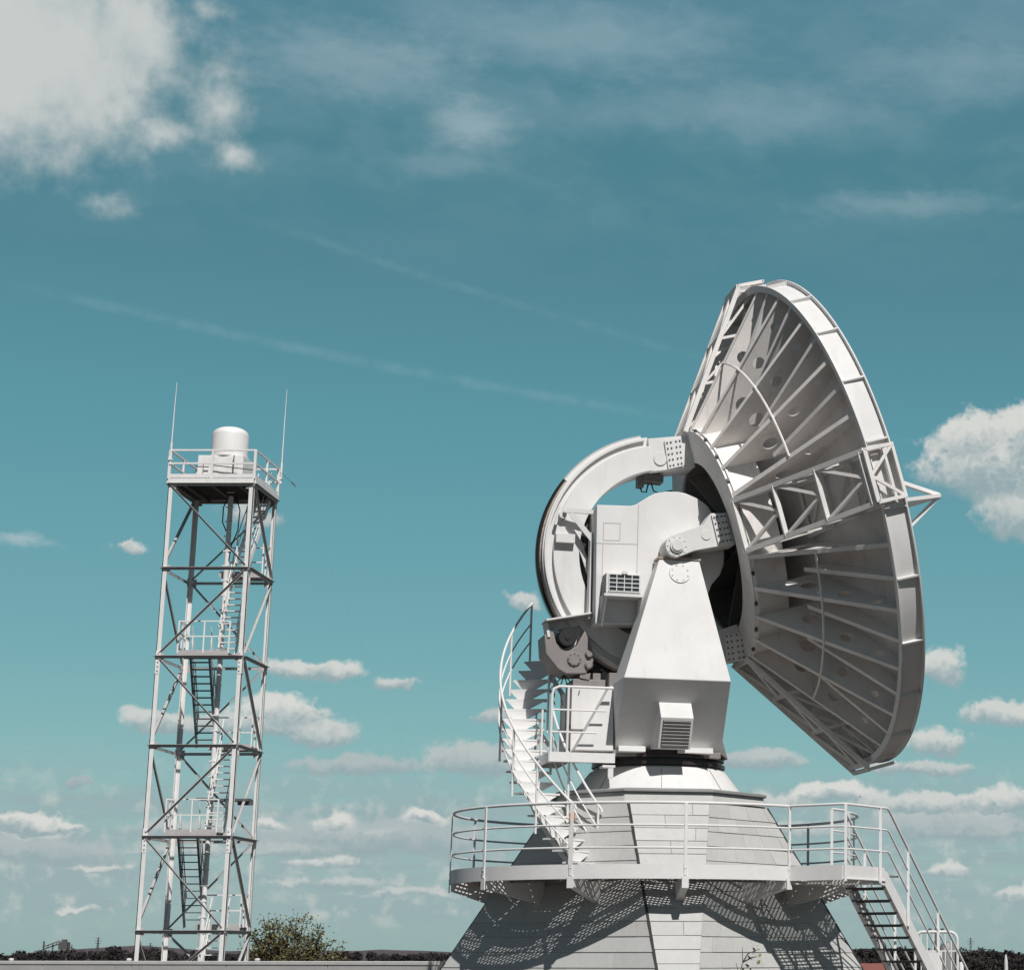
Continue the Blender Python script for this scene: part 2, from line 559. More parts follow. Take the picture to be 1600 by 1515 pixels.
# ------------------------------------------------------------------ setting
g = MB()
seg = 96
g.add([(0, 0, 0)] + [(9000 * cos(2 * pi * i / seg), 9000 * sin(2 * pi * i / seg), 0) for i in range(seg)],
      [(0, 1 + i, 1 + (i + 1) % seg) for i in range(seg)])
tag(g.build('ground', 'ground'), None, None, kind='structure')

hb = MB()
hp = []
for i in range(81):
    x = -1500 + i * 30
    h = 13 * math.exp(-((x + 990) / 110) ** 2) + 9 * math.exp(-((x + 700) / 180) ** 2) + 5 * math.exp(-((x - 120) / 160) ** 2) + 3 + 1.2 * sin(i * 0.9) + 0.7 * sin(i * 2.3)
    hp.append((x, h))
vs, fs = [], []
for x, h in hp:
    vs += [(x, 2700, -1), (x, 2800, h * 0.75), (x, 2950, h), (x, 3300, h * 0.6), (x, 3500, -1)]
for i in range(80):
    for k in range(4):
        fs.append((i * 5 + k, i * 5 + 5 + k, i * 5 + 6 + k, i * 5 + 1 + k))
hb.add(vs, fs)
tag(hb.build('hills', 'hill'), None, None, kind='structure')

def woods(name, label, Y, xs, seed):
    rnd = random.Random(seed)
    b = MB()
    for (x, h, wd) in xs:
        n = int(90 + h * 22)
        tone = rnd.uniform(0.55, 1.35)
        y = Y + rnd.uniform(-25, 25) * Y / 1000
        b.bar((x, y, 0), (x, y, h * 0.7), 0.35)
        for _ in range(n):
            t = rnd.random() ** 0.8
            rr = wd * (0.35 + 0.65 * sin(pi * (0.12 + 0.83 * t))) * rnd.random() ** 0.5
            a = rnd.uniform(0, 2 * pi)
            p = V3(x + rr * cos(a), y + rr * sin(a), 0.3 + t * (h - 0.3))
            s = rnd.uniform(0.4, 1.1) * (1.0 if Y > 500 else 0.3)
            q = [p + V3(rnd.uniform(-s, s), rnd.uniform(-s, s), rnd.uniform(-s, s)) for _ in range(3)]
            b.add(q, [(0, 1, 2)], tone * rnd.uniform(0.7, 1.3))
    o = b.build(name, 'wood', smooth=0, fix=False)
    return tag(o, label, 'woodland', kind='stuff')

rnd = random.Random(3)

LEFT = []
x = -520.0
while x < 60:
    hgt = 3.3 + 1.2 * sin(x * .05) + 0.9 * sin(x * .13 + 1) + rnd.uniform(-1.0, 1.6)
    if x < -440:
        hgt += 1.2
    if -290 < x < -185:
        hgt -= 1.6
    LEFT.append((x, max(hgt, 2.2), rnd.uniform(2.2, 4.2)))
    x += rnd.uniform(1.1, 2.6)
woods('tree_belt', 'dark bare tree belt along the horizon behind the wall', 1000, LEFT, 11)
RIGHT = []
x = -20.0
while x < 130:
    hgt = 2.6 + 0.5 * sin(x * .2) + rnd.uniform(-.5, .8) + (1.3 if x > 58 else 0) + (.9 if -12 < x < 14 else 0)
    RIGHT.append((x, max(hgt, 1.6), rnd.uniform(1.8, 3.2)))
    x += rnd.uniform(.8, 1.8)
SCRUB = []
x = -5.0
while x < 24:
    SCRUB.append((x, 1.25 + .22 * sin(x * 1.1) + rnd.uniform(-.12, .2) + (.12 if x > 14 else 0), rnd.uniform(.6, 1.1)))
    x += rnd.uniform(.3, .6)
woods('scrub', 'low brown scrub in front of the far woodland at right', 250, SCRUB, 13)
woods('hedge_wood', 'dark brown woodland along the horizon right of the stair', 700, RIGHT, 12)


# ------------------------------------------------------------------ concrete wall behind the mast yard
wl = thing('concrete_wall', 'long low grey concrete wall in front of the lattice mast', 'wall', (-14, 51, 0))
A, B = V3(-26.5, 10.5, 0), V3(5.6, -9.0, 0)
dirw = (B - A).normalized()
nrm = V3(dirw.y, -dirw.x, 0)
Lw = (B - A).length
b = MB()
k = 0
x = 0.0
while x < Lw:
    x1 = min(x + 2.9, Lw)
    b.hexa([A + dirw * (x + 0.012), A + dirw * (x1 - 0.012), A + dirw * (x1 - 0.012) - nrm * 0.2, A + dirw * (x + 0.012) - nrm * 0.2] +
           [p + V3(0, 0, 1.50) for p in (A + dirw * (x + 0.012), A + dirw * (x1 - 0.012), A + dirw * (x1 - 0.012) - nrm * 0.2, A + dirw * (x + 0.012) - nrm * 0.2)])
    x = x1
b.build('wall_panel', 'conc', wl)
b = MB()
b.hexa([A + nrm * .014 + V3(0, 0, 1.502), B + nrm * .014 + V3(0, 0, 1.502), B - nrm * .25 + V3(0, 0, 1.502), A - nrm * .25 + V3(0, 0, 1.502),
        A + nrm * .014 + V3(0, 0, 1.578), B + nrm * .014 + V3(0, 0, 1.578), B - nrm * .25 + V3(0, 0, 1.578), A - nrm * .25 + V3(0, 0, 1.578)])
b.build('coping', 'coping', wl, bevel=0.01)
b = MB()
for i in range(9):
    p = A + dirw * (1.5 + i * 3.9) - nrm * 0.1
    b.lathe([(0.0, 1.64), (0.05, 1.632), (0.06, 1.60), (0.045, 1.579)], lambda r, z, a, p=p: (p.x + r * cos(a), p.y + r * sin(a), z), 10)
b.build('light_stud', 'coping', wl)

# ------------------------------------------------------------------ antenna site frame
CX, CY = -3.68, 38.0
def azd(a):
    """unit vector for an azimuth in degrees from -Y towards +X"""
    return V3(sin(R(a)), -cos(R(a)), 0)

# ---- pedestal: square pyramid with cut corners, clad in fibre-cement courses
ped = thing('antenna_pedestal', 'pale clad pyramid pedestal carrying the white dish antenna', 'pedestal', (CX, CY, 0))
PAZ = 11.5                         # direction the front cut corner faces
ZT, ZB = 4.22, 0.0
def ap(z): return 1.70 + (4.47 - z) * 1.97 / 3.05
def hw(z): return 0.72 - (4.47 - z) * 0.39 / 3.05
def corner(k, s, z):
    d = azd(PAZ + 90 * k)
    t = azd(PAZ + 90 * k + 90)
    return d * ap(z) + t * (s * max(hw(z), 0.05)) + V3(0, 0, z)

def clad_face(name, bl, br, tr, tl, seed, gap=0.006, step=0.56):
    rnd = random.Random(seed)
    n = (br - bl).cross(tl - bl).normalized()
    mid = (bl + br + tr + tl) / 4
    if n.dot(V3(mid.x, mid.y, 0)) < 0:
        n = -n
    b = MB()
    b.add([bl - n * .03, br - n * .03, tr - n * .03, tl - n * .03], [(0, 1, 2, 3)], 0.12)
    H = (tl + tr - bl - br).length / 2
    rows = int(round(H / 0.262))
    for r in range(rows):
        s0, s1 = r / rows, (r + 1) / rows
        L0, L1 = bl.lerp(tl, s0), bl.lerp(tl, s1)
        R0, R1 = br.lerp(tr, s0), br.lerp(tr, s1)
        wd = (R0 - L0).length
        off = 0.25 if r % 2 else 0.0
        cuts = [0.0]
        x = step - off * step * 1.8 + (0.06 * rnd.uniform(-1, 1))
        while x < wd - 0.12:
            cuts.append(x / wd)
            x += step
        cuts.append(1.0)
        for i in range(len(cuts) - 1):
            e = gap / wd * 0.5
            c0, c1 = cuts[i] + (e if i else 0), cuts[i + 1] - (e if i < len(cuts) - 2 else 0)
            p = [L0.lerp(R0, c0), L0.lerp(R0, c1), L1.lerp(R1, c1), L1.lerp(R1, c0)]
            lift = 0.020 + rnd.uniform(-.002, .003)
            top = [p[0] + n * lift, p[1] + n * lift, p[2] + n * .006, p[3] + n * .006]
            down = (L0 - L1).normalized() * 0.008
            top[0] = top[0] + down
            top[1] = top[1] + down
            base = [p[0] + down, p[1] + down, p[2], p[3]]
            b.hexa(base + top, rnd.uniform(0.93, 1.05))
    return b.build(name, 'clad', ped, smooth=0)

for k in range(4):
    clad_face('corner_cladding', corner(k, -1, ZB), corner(k, 1, ZB), corner(k, 1, ZT), corner(k, -1, ZT), 10 + k, step=1.05)
    clad_face('face_cladding', corner(k, 1, ZB), corner(k + 1, -1, ZB), corner(k + 1, -1, ZT), corner(k, 1, ZT), 20 + k, step=1.9 if k == 3 else 0.56)
b = MB()
for k in range(4):
    d = azd(PAZ + 90 * k - 22)
    b.bar(corner(k, -1, ZB) + d * 0.006, corner(k, -1, ZT) + d * 0.006, 0.042, 0.03, up=d)
b.build('corner_trim', 'trim', ped)

def octo(scale_add, z):
    pts = []
    for k in range(4):
        d = azd(PAZ + 90 * k)
        t = azd(PAZ + 90 * k + 90)
        for s in (-1, 1):
            pts.append(d * (1.72 + scale_add) + t * (s * (0.715 + scale_add * 0.41)) + V3(0, 0, z))
    return pts
b = MB()
b.loft([octo(0.115, 4.235), octo(0.06, 4.395)])
b.build('fascia', 'clad', ped, bevel=0.004)
b = MB()
b.loft([octo(0.125, 4.40), octo(0.125, 4.44), octo(0.0, 4.47)])
b.build('cap', 'flash', ped, bevel=0.006)
b = MB()
b.loft([octo(0.06, 4.19), octo(0.06, 4.234)])
b.build('drip_strip', 'trim', ped)
b = MB()
b.lathe([(1.50, 4.46), (1.48, 4.50), (1.20, 4.86), (1.14, 4.90), (1.0, 4.90)], lambda r, z, a: (r * cos(a), r * sin(a), z), 72)
b.build('skirt', 'white', ped, smooth=30)
for a in range(0, 360, 45):
    b = MB()
    d = azd(a + 8)
    b.bar(d * 1.485 + V3(0, 0, 4.505), d * 1.205 + V3(0, 0, 4.862), 0.012, 0.012, up=d)
    b.build('skirt_seam', 'louv', ped)

# ---- round walkway with grating, toe board, brackets and railing, and the landing of the stair
walk = thing('round_walkway', 'white railed steel walkway ringing the pyramid pedestal', 'walkway', (CX, CY, 0))
RW = 3.58
ZD = 3.0
AZ0, AZ1 = 43.0, 73.0          # the landing opens here
o_, s_ = azd(58.0), azd(58.0 + 90)
def rot2(p, a):
    return (p[0] * cos(a) - p[1] * sin(a), p[0] * sin(a) + p[1] * cos(a))
ring_poly = [((RW - .03) * sin(R(a)), -(RW - .03) * cos(R(a))) for a in range(0, 360, 5)]
inner_poly = [(c.x, c.y) for k in range(4) for c in (corner(k, -1, ZD - .02), corner(k, 1, ZD - .02))]
inner_poly = [(x * 1.02, y * 1.02) for x, y in inner_poly]
def clip_line(poly, y, axis):
    xs = []
    n = len(poly)
    for i in range(n):
        a, c = poly[i], poly[(i + 1) % n]
        a1, a2 = (a[1], a[0]) if axis == 0 else (a[0], a[1])
        c1, c2 = (c[1], c[0]) if axis == 0 else (c[0], c[1])
        if (a1 > y) != (c1 > y):
            xs.append(a2 + (y - a1) / (c1 - a1) * (c2 - a2))
    return sorted(xs)
def spans(y, axis, extra=None):
    o = clip_line(ring_poly, y, axis)
    i = clip_line(inner_poly, y, axis)
    if len(o) < 2:
        return []
    if len(i) < 2:
        return [(o[0], o[-1])]
    return [(o[0], i[0]), (i[-1], o[-1])]
b = MB()
y = -RW + 0.03
while y < RW:
    for x0, x1 in spans(y, 0):
        b.box(x0, x1, y - 0.009, y + 0.009, ZD - 0.024, ZD)
    y += 0.056
x = -RW + 0.05
while x < RW:
    for y0, y1 in spans(x, 1):
        b.box(x - 0.010, x + 0.010, y0, y1, ZD - 0.020, ZD - 0.004)
    x += 0.066
b.build('deck_grating', 'galv', walk, smooth=0)

for a0, a1 in ((-140, -98), (-96.5, -73), (-72, -50), (-49, -26), (60, 96)):
    for r0, r1 in ((2.30, 2.74), (2.755, 3.02), (3.035, 3.26)):
        b = MB()
        b.lathe([(r0, ZD - .05), (r1, ZD - .05), (r1, ZD - .038), (r0, ZD - .038)], lambda r, z, a: azd(math.degrees(a)) * r + V3(0, 0, z), 8, R(a0), R(a1), closed_prof=True)
        b.build('deck_plate', 'galv', walk, smooth=0)

def ringpt(r, a, z): return azd(a) * r + V3(0, 0, z)
def arc(r, a0, a1, z, n=None):
    n = n or max(2, int(abs(a1 - a0) / 3))
    return [ringpt(r, a0 + (a1 - a0) * i / n, z) for i in range(n + 1)]
b = MB()
b.lathe([(RW, 2.885), (RW, 3.115), (RW - .012, 3.115), (RW - .012, 2.9), (RW - .09, 2.9), (RW - .09, 2.885)],
        lambda r, z, a: azd(AZ1 + math.degrees(a)) * r + V3(0, 0, z), 72, 0, R(330), closed_prof=True)
b.lathe([(RW, 2.885), (RW, 2.99), (RW - .012, 2.99), (RW - .012, 2.9), (RW - .09, 2.9), (RW - .09, 2.885)],
        lambda r, z, a: azd(AZ0 + math.degrees(a)) * r + V3(0, 0, z), 12, R(0.5), R(29.5), closed_prof=True)
b.build('toe_board', 'rail', walk, smooth=40)
for kk in range(12):
    a = 13.0 + 30 * kk
    rin = None
    for rr in [2.2 + i * .02 for i in range(60)]:
        p = azd(a) * rr
        loc = max(max(abs(p.dot(azd(PAZ))), abs(p.dot(azd(PAZ + 90)))) - ap(2.75), 0)
        dq = max((p.dot(azd(PAZ + 45 + 90 * j))) for j in range(4)) - (ap(2.75) + hw(2.75)) / math.sqrt(2)
        if max(loc, dq) > 0:
            rin = rr - 0.02
            break
    b = MB()
    d, t = azd(a), azd(a + 90)
    pin, pout = d * (rin), d * (RW - 0.02)
    for s in (-1, 1):
        b.hexa([pin + t * (s * .05 - .006) + V3(0, 0, 2.52), pout + t * (s * .05 - .006) + V3(0, 0, 2.78), pout + t * (s * .05 - .006) + V3(0, 0, 2.884), pin + t * (s * .05 - .006) + V3(0, 0, 2.965),
                pin + t * (s * .05 + .006) + V3(0, 0, 2.52), pout + t * (s * .05 + .006) + V3(0, 0, 2.78), pout + t * (s * .05 + .006) + V3(0, 0, 2.884), pin + t * (s * .05 + .006) + V3(0, 0, 2.965)])
    b.hexa([pin - t * .06 + V3(0, 0, 2.505), pin + t * .06 + V3(0, 0, 2.505), pout + t * .06 + V3(0, 0, 2.765), pout - t * .06 + V3(0, 0, 2.765),
            pin - t * .06 + V3(0, 0, 2.519), pin + t * .06 + V3(0, 0, 2.519), pout + t * .06 + V3(0, 0, 2.779), pout - t * .06 + V3(0, 0, 2.779)])
    b.hexa([d * (RW + .003) - t * .055 + V3(0, 0, 2.74), d * (RW + .003) + t * .055 + V3(0, 0, 2.74), d * (RW + .003) + t * .055 + V3(0, 0, 2.93), d * (RW + .003) - t * .055 + V3(0, 0, 2.93),
            d * (RW + .02) - t * .055 + V3(0, 0, 2.74), d * (RW + .02) + t * .055 + V3(0, 0, 2.74), d * (RW + .02) + t * .055 + V3(0, 0, 2.93), d * (RW + .02) - t * .055 + V3(0, 0, 2.93)])
    b.build('bracket', 'rail', walk, smooth=0)
# secondary ring beams under the deck
b = MB()
b.lathe([(3.1, 2.86), (3.1, 2.965), (3.06, 2.965), (3.06, 2.86)], lambda r, z, a: (r * cos(a), r * sin(a), z), 72, closed_prof=True)
b.build('ring_beam', 'galv', walk)
# railing
V1 = ringpt(RW, AZ0, 0)
V2 = ringpt(RW, AZ1, 0)
LO, LS = 1.05, 1.30
C1 = V1 + o_ * LO
C2 = C1 + s_ * LS
up = lambda p, z: V3(p.x, p.y, z)
for nm, z, r_ in (('top_rail', 4.10, 0.024), ('mid_rail', 3.74, 0.017), ('mid_rail', 3.38, 0.017)):
    b = MB()
    pts = arc(RW - .02, AZ1, AZ0 + 360, z, 110)
    b.tube(pts, r_)
    b.build(nm, 'rail', walk)
for kk in range(12):
    a = 13.0 + 30 * kk
    b = MB()
    d, t = azd(a), azd(a + 90)
    p = d * (RW + .006)
    b.bar(up(p, 2.90), up(p, 4.09), 0.05, 0.022, up=d)
    for z in (2.95, 3.06):
        for q in (-.012, .012):
            b.bar(up(p + t * q, z) + d * .011, up(p + t * q, z) + d * .022, 0.012)
    b.build('railing_post', 'rail', walk, smooth=0)

# ---- stair with its landing
st = thing('metal_staircase', 'white steel stair leading down from the walkway landing', 'staircase', (CX, CY, 0))
b = MB()
q = V1
x = 0.04
while x < LO:
    b.bar(up(q + o_ * x + s_ * 0.02, 2.985), up(q + o_ * x + s_ * 1.84, 2.985), 0.014, 0.03)
    x += 0.068
for i in range(16):
    y = 0.1 + i * 0.11
    b.bar(up(q + s_ * y + o_ * .02, 2.982), up(q + s_ * y + o_ * LO, 2.982), 0.012, 0.022)
b.build('landing_grating', 'galv', st, smooth=0)
b = MB()
b.bar(up(V1 + o_ * .0 , 3.0), up(C1, 3.0), 0.014, 0.24)
b.bar(up(C1, 3.0), up(C2 + s_ * 0.0, 3.0), 0.014, 0.24)
b.bar(up(C1, 2.90) , up(C2 , 2.90), 0.07, 0.014)
b.bar(up(V1 + s_ * 1.86 + o_ * .02, 2.93), up(V1 + s_ * 1.86 + o_ * .25, 2.93), 0.014, 0.1)
for yv in (0.45, 0.9, 1.28):
    b.bar(up(V1 + s_ * yv, 2.90), up(C1 + s_ * yv, 2.90), 0.05, 0.12)
b.bar(up(V1 + s_ * .0, 2.90), up(V1 + s_ * 1.86, 2.90), 0.05, 0.14)
b.build('landing_frame', 'rail', st, smooth=0)
NST = 15
SW0, SW1 = 0.25, LO            # stair between these outward offsets
slope_len = 3.0
def stp(off, t, z): return up(V1 + o_ * off + s_ * (LS + t), z)
for off in (SW0, SW1):
    b = MB()
    w = 0.022
    pts = []
    for ww in (-w / 2, w / 2):
        pts.append([stp(off + ww, -0.12, 3.06), stp(off + ww, 0.06, 3.06), stp(off + ww, 3.05, 0.07), stp(off + ww, 3.05, -.1), stp(off + ww, 2.93, -.1), stp(off + ww, 0.0, 2.83), stp(off + ww, -.12, 2.83)])
    n = 7
    b.add(pts[0] + pts[1], [tuple(range(n)), tuple(reversed(range(n, 2 * n)))] + [(i, n + i, n + (i + 1) % n, (i + 1) % n) for i in range(n)])
    sg = 1 if off == SW1 else -1
    b.bar(stp(off - sg * .03, 0.06, 3.052), stp(off - sg * .03, 3.0, 0.11), 0.06, 0.012, up=s_ + V3(0, 0, 1))
    b.bar(stp(off - sg * .03, 0.0, 2.838), stp(off - sg * .03, 2.9, -.06), 0.06, 0.012, up=s_ + V3(0, 0, 1))
    b.build('stringer', 'rail', st, smooth=0)
for i in range(1, NST):
    z = 3.0 - 0.2 * i
    t0 = 0.2 * i - 0.17
    b = MB()
    for k in range(7):
        tt = t0 + 0.035 * k
        b.bar(stp(SW0 + .012, tt, z - .015), stp(SW1 - .012, tt, z - .015), 0.010, 0.03)
    for off in (SW0 + .05, SW0 + .27, SW1 - .27, SW1 - .05):
        b.bar(stp(off, t0, z - .015), stp(off, t0 + .21, z - .015), 0.008, 0.028)
    b.bar(stp(SW0 + .012, t0 + .225, z - .02), stp(SW1 - .012, t0 + .225, z - .02), 0.02, 0.045)
    b.build('tread', 'dark', st, smooth=0)
for off in (SW1 + .035, SW0 - .035):
    outer = off > .5
    for nm, dz, r_ in (('top_rail', 1.10, .022), ('mid_rail', 0.74, .016), ('mid_rail', 0.38, .016)):
        b = MB()
        pts = []
        if outer:
            pts += [up(V1 + o_ * 0.0, 3 + dz), up(V1 + o_ * (off - .06), 3 + dz), up(V1 + o_ * (off - .015) + s_ * .015, 3 + dz), up(V1 + o_ * off + s_ * .06, 3 + dz)]
        else:
            pts += [stp(off, -.35, 3 + dz)]
        pts += [stp(off, 0.02, 3 + dz), stp(off, .09, 2.98 + dz), stp(off, 3.05, 0.02 + dz), stp(off, 3.12, -.02 + dz)]
        b.tube(pts, r_)
        b.build(nm, 'rail', st)
    posts = [(-1.26, 3.0), (-.18, 3.0)] if outer else [(-.33, 3.0)]
    posts += [(.72, 2.31), (1.72, 1.31), (2.75, .28)]
    for t, z in posts:
        b = MB()
        b.bar(stp(off, t, z - .14), stp(off, t, z + 1.09), 0.045, 0.045)
        b.build('railing_post', 'rail', st, smooth=0)

# ---- spiral stair
spi = thing('spiral_staircase', 'curved white open stair climbing round the left side of the pedestal', 'staircase', (CX, CY, 0))
def haz(z): return -32.3 - 23.0 * (z - 3.5)
NT = 20
for i in range(NT):
    z = 3.2 + 0.2 * i
    a = haz(z)
    b = MB()
    dA = 3.6
    ri, ro = 2.05, 2.79
    P = lambda r, aa, zz: ringpt(r, aa, zz)
    b.hexa([P(ri, a + dA, z - .03), P(ro, a + dA * .8, z - .03), P(ro, a - dA * .8, z - .03), P(ri, a - dA, z - .03),
            P(ri, a + dA, z), P(ro, a + dA * .8, z), P(ro, a - dA * .8, z), P(ri, a - dA, z)])
    # tapered riser plate below the nosing
    w0 = a + dA * .86
    b.hexa([P(ri + .02, w0, z - .032), P(ro - .02, w0, z - .032), P(2.62, w0, z - .182), P(2.36, w0, z - .182),
            P(ri + .02, w0 - .4, z - .032), P(ro - .02, w0 - .4, z - .032), P(2.62, w0 - .4, z - .182), P(2.36, w0 - .4, z - .182)])
    b.build('tread', 'rail', spi, smooth=0)
b = MB()
secs = []
for i in range(21):
    z = 3.0 + 1.5 * i / 20
    a = haz(z) + 1
    secs.append([ringpt(2.31, a, z - .32), ringpt(2.52, a, z - .32), ringpt(2.52, a, z - .20), ringpt(2.31, a, z - .20)])
b.loft(secs)
b.build('spine_beam', 'rail', spi, smooth=40)
for aa in (-55, -90, -112):
    b = MB()
    z = (aa + 32.3) / -23.0 + 3.5 - .2
    b.bar(ringpt(2.3, aa, z), ringpt(1.9, aa, max(z - .55, 3.9)), .05, .07)
    b.build('spine_strut', 'rail', spi, smooth=0)
for rr, z0, z1, hh in ((2.85, 3.15, 7.15, (1.0, .62, .28)), (1.99, 3.15, 4.95, (1.0, .62, .28)), (1.99, 5.7, 7.15, (1.0, .55))):
    for k, h in enumerate(hh):
        b = MB()
        n = 48
        pts = []
        for i in range(n + 1):
            z = z0 + (z1 - z0) * i / n
            pts.append(ringpt(rr, haz(z), z + h))
        if z0 < 3.2:
            p = pts[0]
            pts = [ringpt(rr, haz(z0) + 1.6, z0 + h - .10), ringpt(rr, haz(z0) + 1.2, z0 + h - .04)] + pts
        b.tube(pts, 0.022 if k == 0 else .015)
        b.build('handrail' if k == 0 else 'mid_rail', 'rail', spi)
    n = max(2, int((z1 - z0) / .62))
    for i in range(n + 1):
        b = MB()
        z = z0 + .02 + (z1 - z0 - .04) * i / n
        zb = 3.0 if i == 0 and z0 < 3.2 else z - .16
        b.tube([ringpt(rr, haz(z), zb), ringpt(rr, haz(z), z + .99)], 0.021)
        b.build('railing_post', 'rail', spi)
b = MB()
p = ringpt(2.85, haz(3.17), 3.93)
b.box(p.x - .01, p.x + .075, p.y - .06, p.y + .02, 3.86, 3.99)
b.build('reflector_tag', 'orange', spi, bevel=.005)
# top landing of the spiral stair, beside the drive
b = MB()
b.loft([[ringpt(1.45, -112, 7.02), ringpt(2.78, -120, 7.02), ringpt(2.78, -150, 7.02), ringpt(1.45, -152, 7.02)],
        [ringpt(1.45, -112, 7.07), ringpt(2.78, -120, 7.07), ringpt(2.78, -150, 7.07), ringpt(1.45, -152, 7.07)]])
b.build('landing_plate', 'galv', spi)

# ------------------------------------------------------------------ dish antenna: local x = pointing direction on plan, local -y = v (towards viewer)
PH = R(17.5)
EL = R(16.05)
W0 = 8.75
ant = thing('dish_antenna', 'large white dish antenna turned right on its yoke', 'antenna', (CX, CY, 0), PH)
def K(u, v, z): return (u, -v, z)
def EF(n, e, v): return (n * cos(EL) - e * sin(EL), -v, W0 + n * sin(EL) + e * cos(EL))
def D(n, r, phi):
    r = r - max(0.0, r - 2.3) * 0.018
    return EF(n, -r * sin(phi), r * cos(phi))
NR, RR, NV = 3.11, 4.57, 1.98
Q4 = RR * RR / (NR - NV)
def ns(r): return NV + r * r / Q4
R0, NB0 = 2.20, 0.97
R1b, NB1 = 4.515, 2.735
def nb(r): return NB0 + (r - R0) * (NB1 - NB0) / (R1b - R0)

b = MB()
prof = [(r, ns(r)) for r in [0.02 + i * (4.55 - .02) / 30 for i in range(31)]]
prof += [(r, ns(r) - 0.035) for r in [4.55 - i * (4.55 - .02) / 30 for i in range(31)]]
b.lathe(prof, lambda r, n, a: D(n, r, a), 96, closed_prof=True)
refl = b.build('reflector', 'dish', ant, smooth=50)
b = MB()
b.lathe([(4.555, 2.74), (4.575, 2.74), (4.575, 3.12), (4.555, 3.12)], lambda r, n, a: D(n, r, a), 144, closed_prof=True)
b.lathe([(4.49, 2.72), (4.615, 2.72), (4.615, 2.738), (4.49, 2.738)], lambda r, n, a: D(n, r, a), 144, closed_prof=True)
b.lathe([(4.49, 3.122), (4.655, 3.122), (4.655, 3.145), (4.49, 3.145)], lambda r, n, a: D(n, r, a), 144, closed_prof=True)
for k in range(24):
    a = R(15 * k + 7.5)
    for s in (0,):
        da = .0035
        b.hexa([D(2.74, 4.576, a - da), D(2.74, 4.63, a - da), D(3.12, 4.65, a - da), D(3.12, 4.576, a - da),
                D(2.74, 4.576, a + da), D(2.74, 4.63, a + da), D(3.12, 4.65, a + da), D(3.12, 4.576, a + da)])
b.build('rim_band', 'white', ant, smooth=30)

def plate_with_holes(outline, holes, fn, th):
    """flat plate with round holes, built by filling the outlines and giving it thickness"""
    bm = bmesh.new()
    loops = [outline] + [[(hx + hr * cos(2 * pi * i / 18), hy + hr * sin(2 * pi * i / 18)) for i in range(18)] for hx, hy, hr in holes]
    edges = []
    for lp in loops:
        vv = [bm.verts.new((x, y, 0)) for x, y in lp]
        for i in range(len(vv)):
            edges.append(bm.edges.new((vv[i], vv[(i + 1) % len(vv)])))
    bmesh.ops.triangle_fill(bm, edges=edges, use_beauty=True)
    bm.verts.index_update()
    vs = [(v.co.x, v.co.y) for v in bm.verts]
    fs = [tuple(v.index for v in f.verts) for f in bm.faces]
    bm.free()
    n = len(vs)
    mb = MB()
    allv = [fn(x, y, -th / 2) for x, y in vs] + [fn(x, y, th / 2) for x, y in vs]
    af = list(fs) + [tuple(reversed([i + n for i in f])) for f in fs]
    i0 = 0
    for lp in loops:
        L = len(lp)
        af += [(i0 + i, i0 + (i + 1) % L, n + i0 + (i + 1) % L, n + i0 + i) for i in range(L)]
        i0 += L
    return mb.add(allv, af)

def rib(phi, full):
    rs = R0 if full else 2.72
    if full:
        back = [(rs, NB0), (4.50, nb(4.50))]
        holes = [(2.62, (nb(2.62) + ns(2.62)) / 2 + .02, .145), (3.35, (nb(3.35) + ns(3.35)) / 2, .115), (3.98, (nb(3.98) + ns(3.98)) / 2, .075)]
    else:
        back = [(rs, ns(rs) - .62), (4.50, nb(4.50))]
        holes = []
    front = [(r, ns(r) - .036) for r in [4.50 - i * (4.50 - rs) / 10 for i in range(11)]]
    outline = back + front
    tv = V3(D(1, 0, phi)) * 0
    e1 = V3(D(0, 1, phi + pi / 2)) - V3(D(0, 0, 0))
    b = plate_with_holes(outline, holes, lambda r, n, t: V3(D(n, r, phi)) + e1 * t, 0.012)
    p, q = V3(D(back[0][1], back[0][0], phi)), V3(D(back[1][1], back[1][0], phi))
    nn = (V3(D(1, 0, 0)) - V3(D(0, 0, 0)))
    b.bar(p, q, 0.075, 0.016, up=nn)
    return b.build('rib', 'dish', ant, smooth=0)
for k in range(24):
    if k % 6:
        rib(R(15 * k), True)
for k in range(24):
    if k % 6 not in (0, 5):
        rib(R(15 * k + 7.5), False)

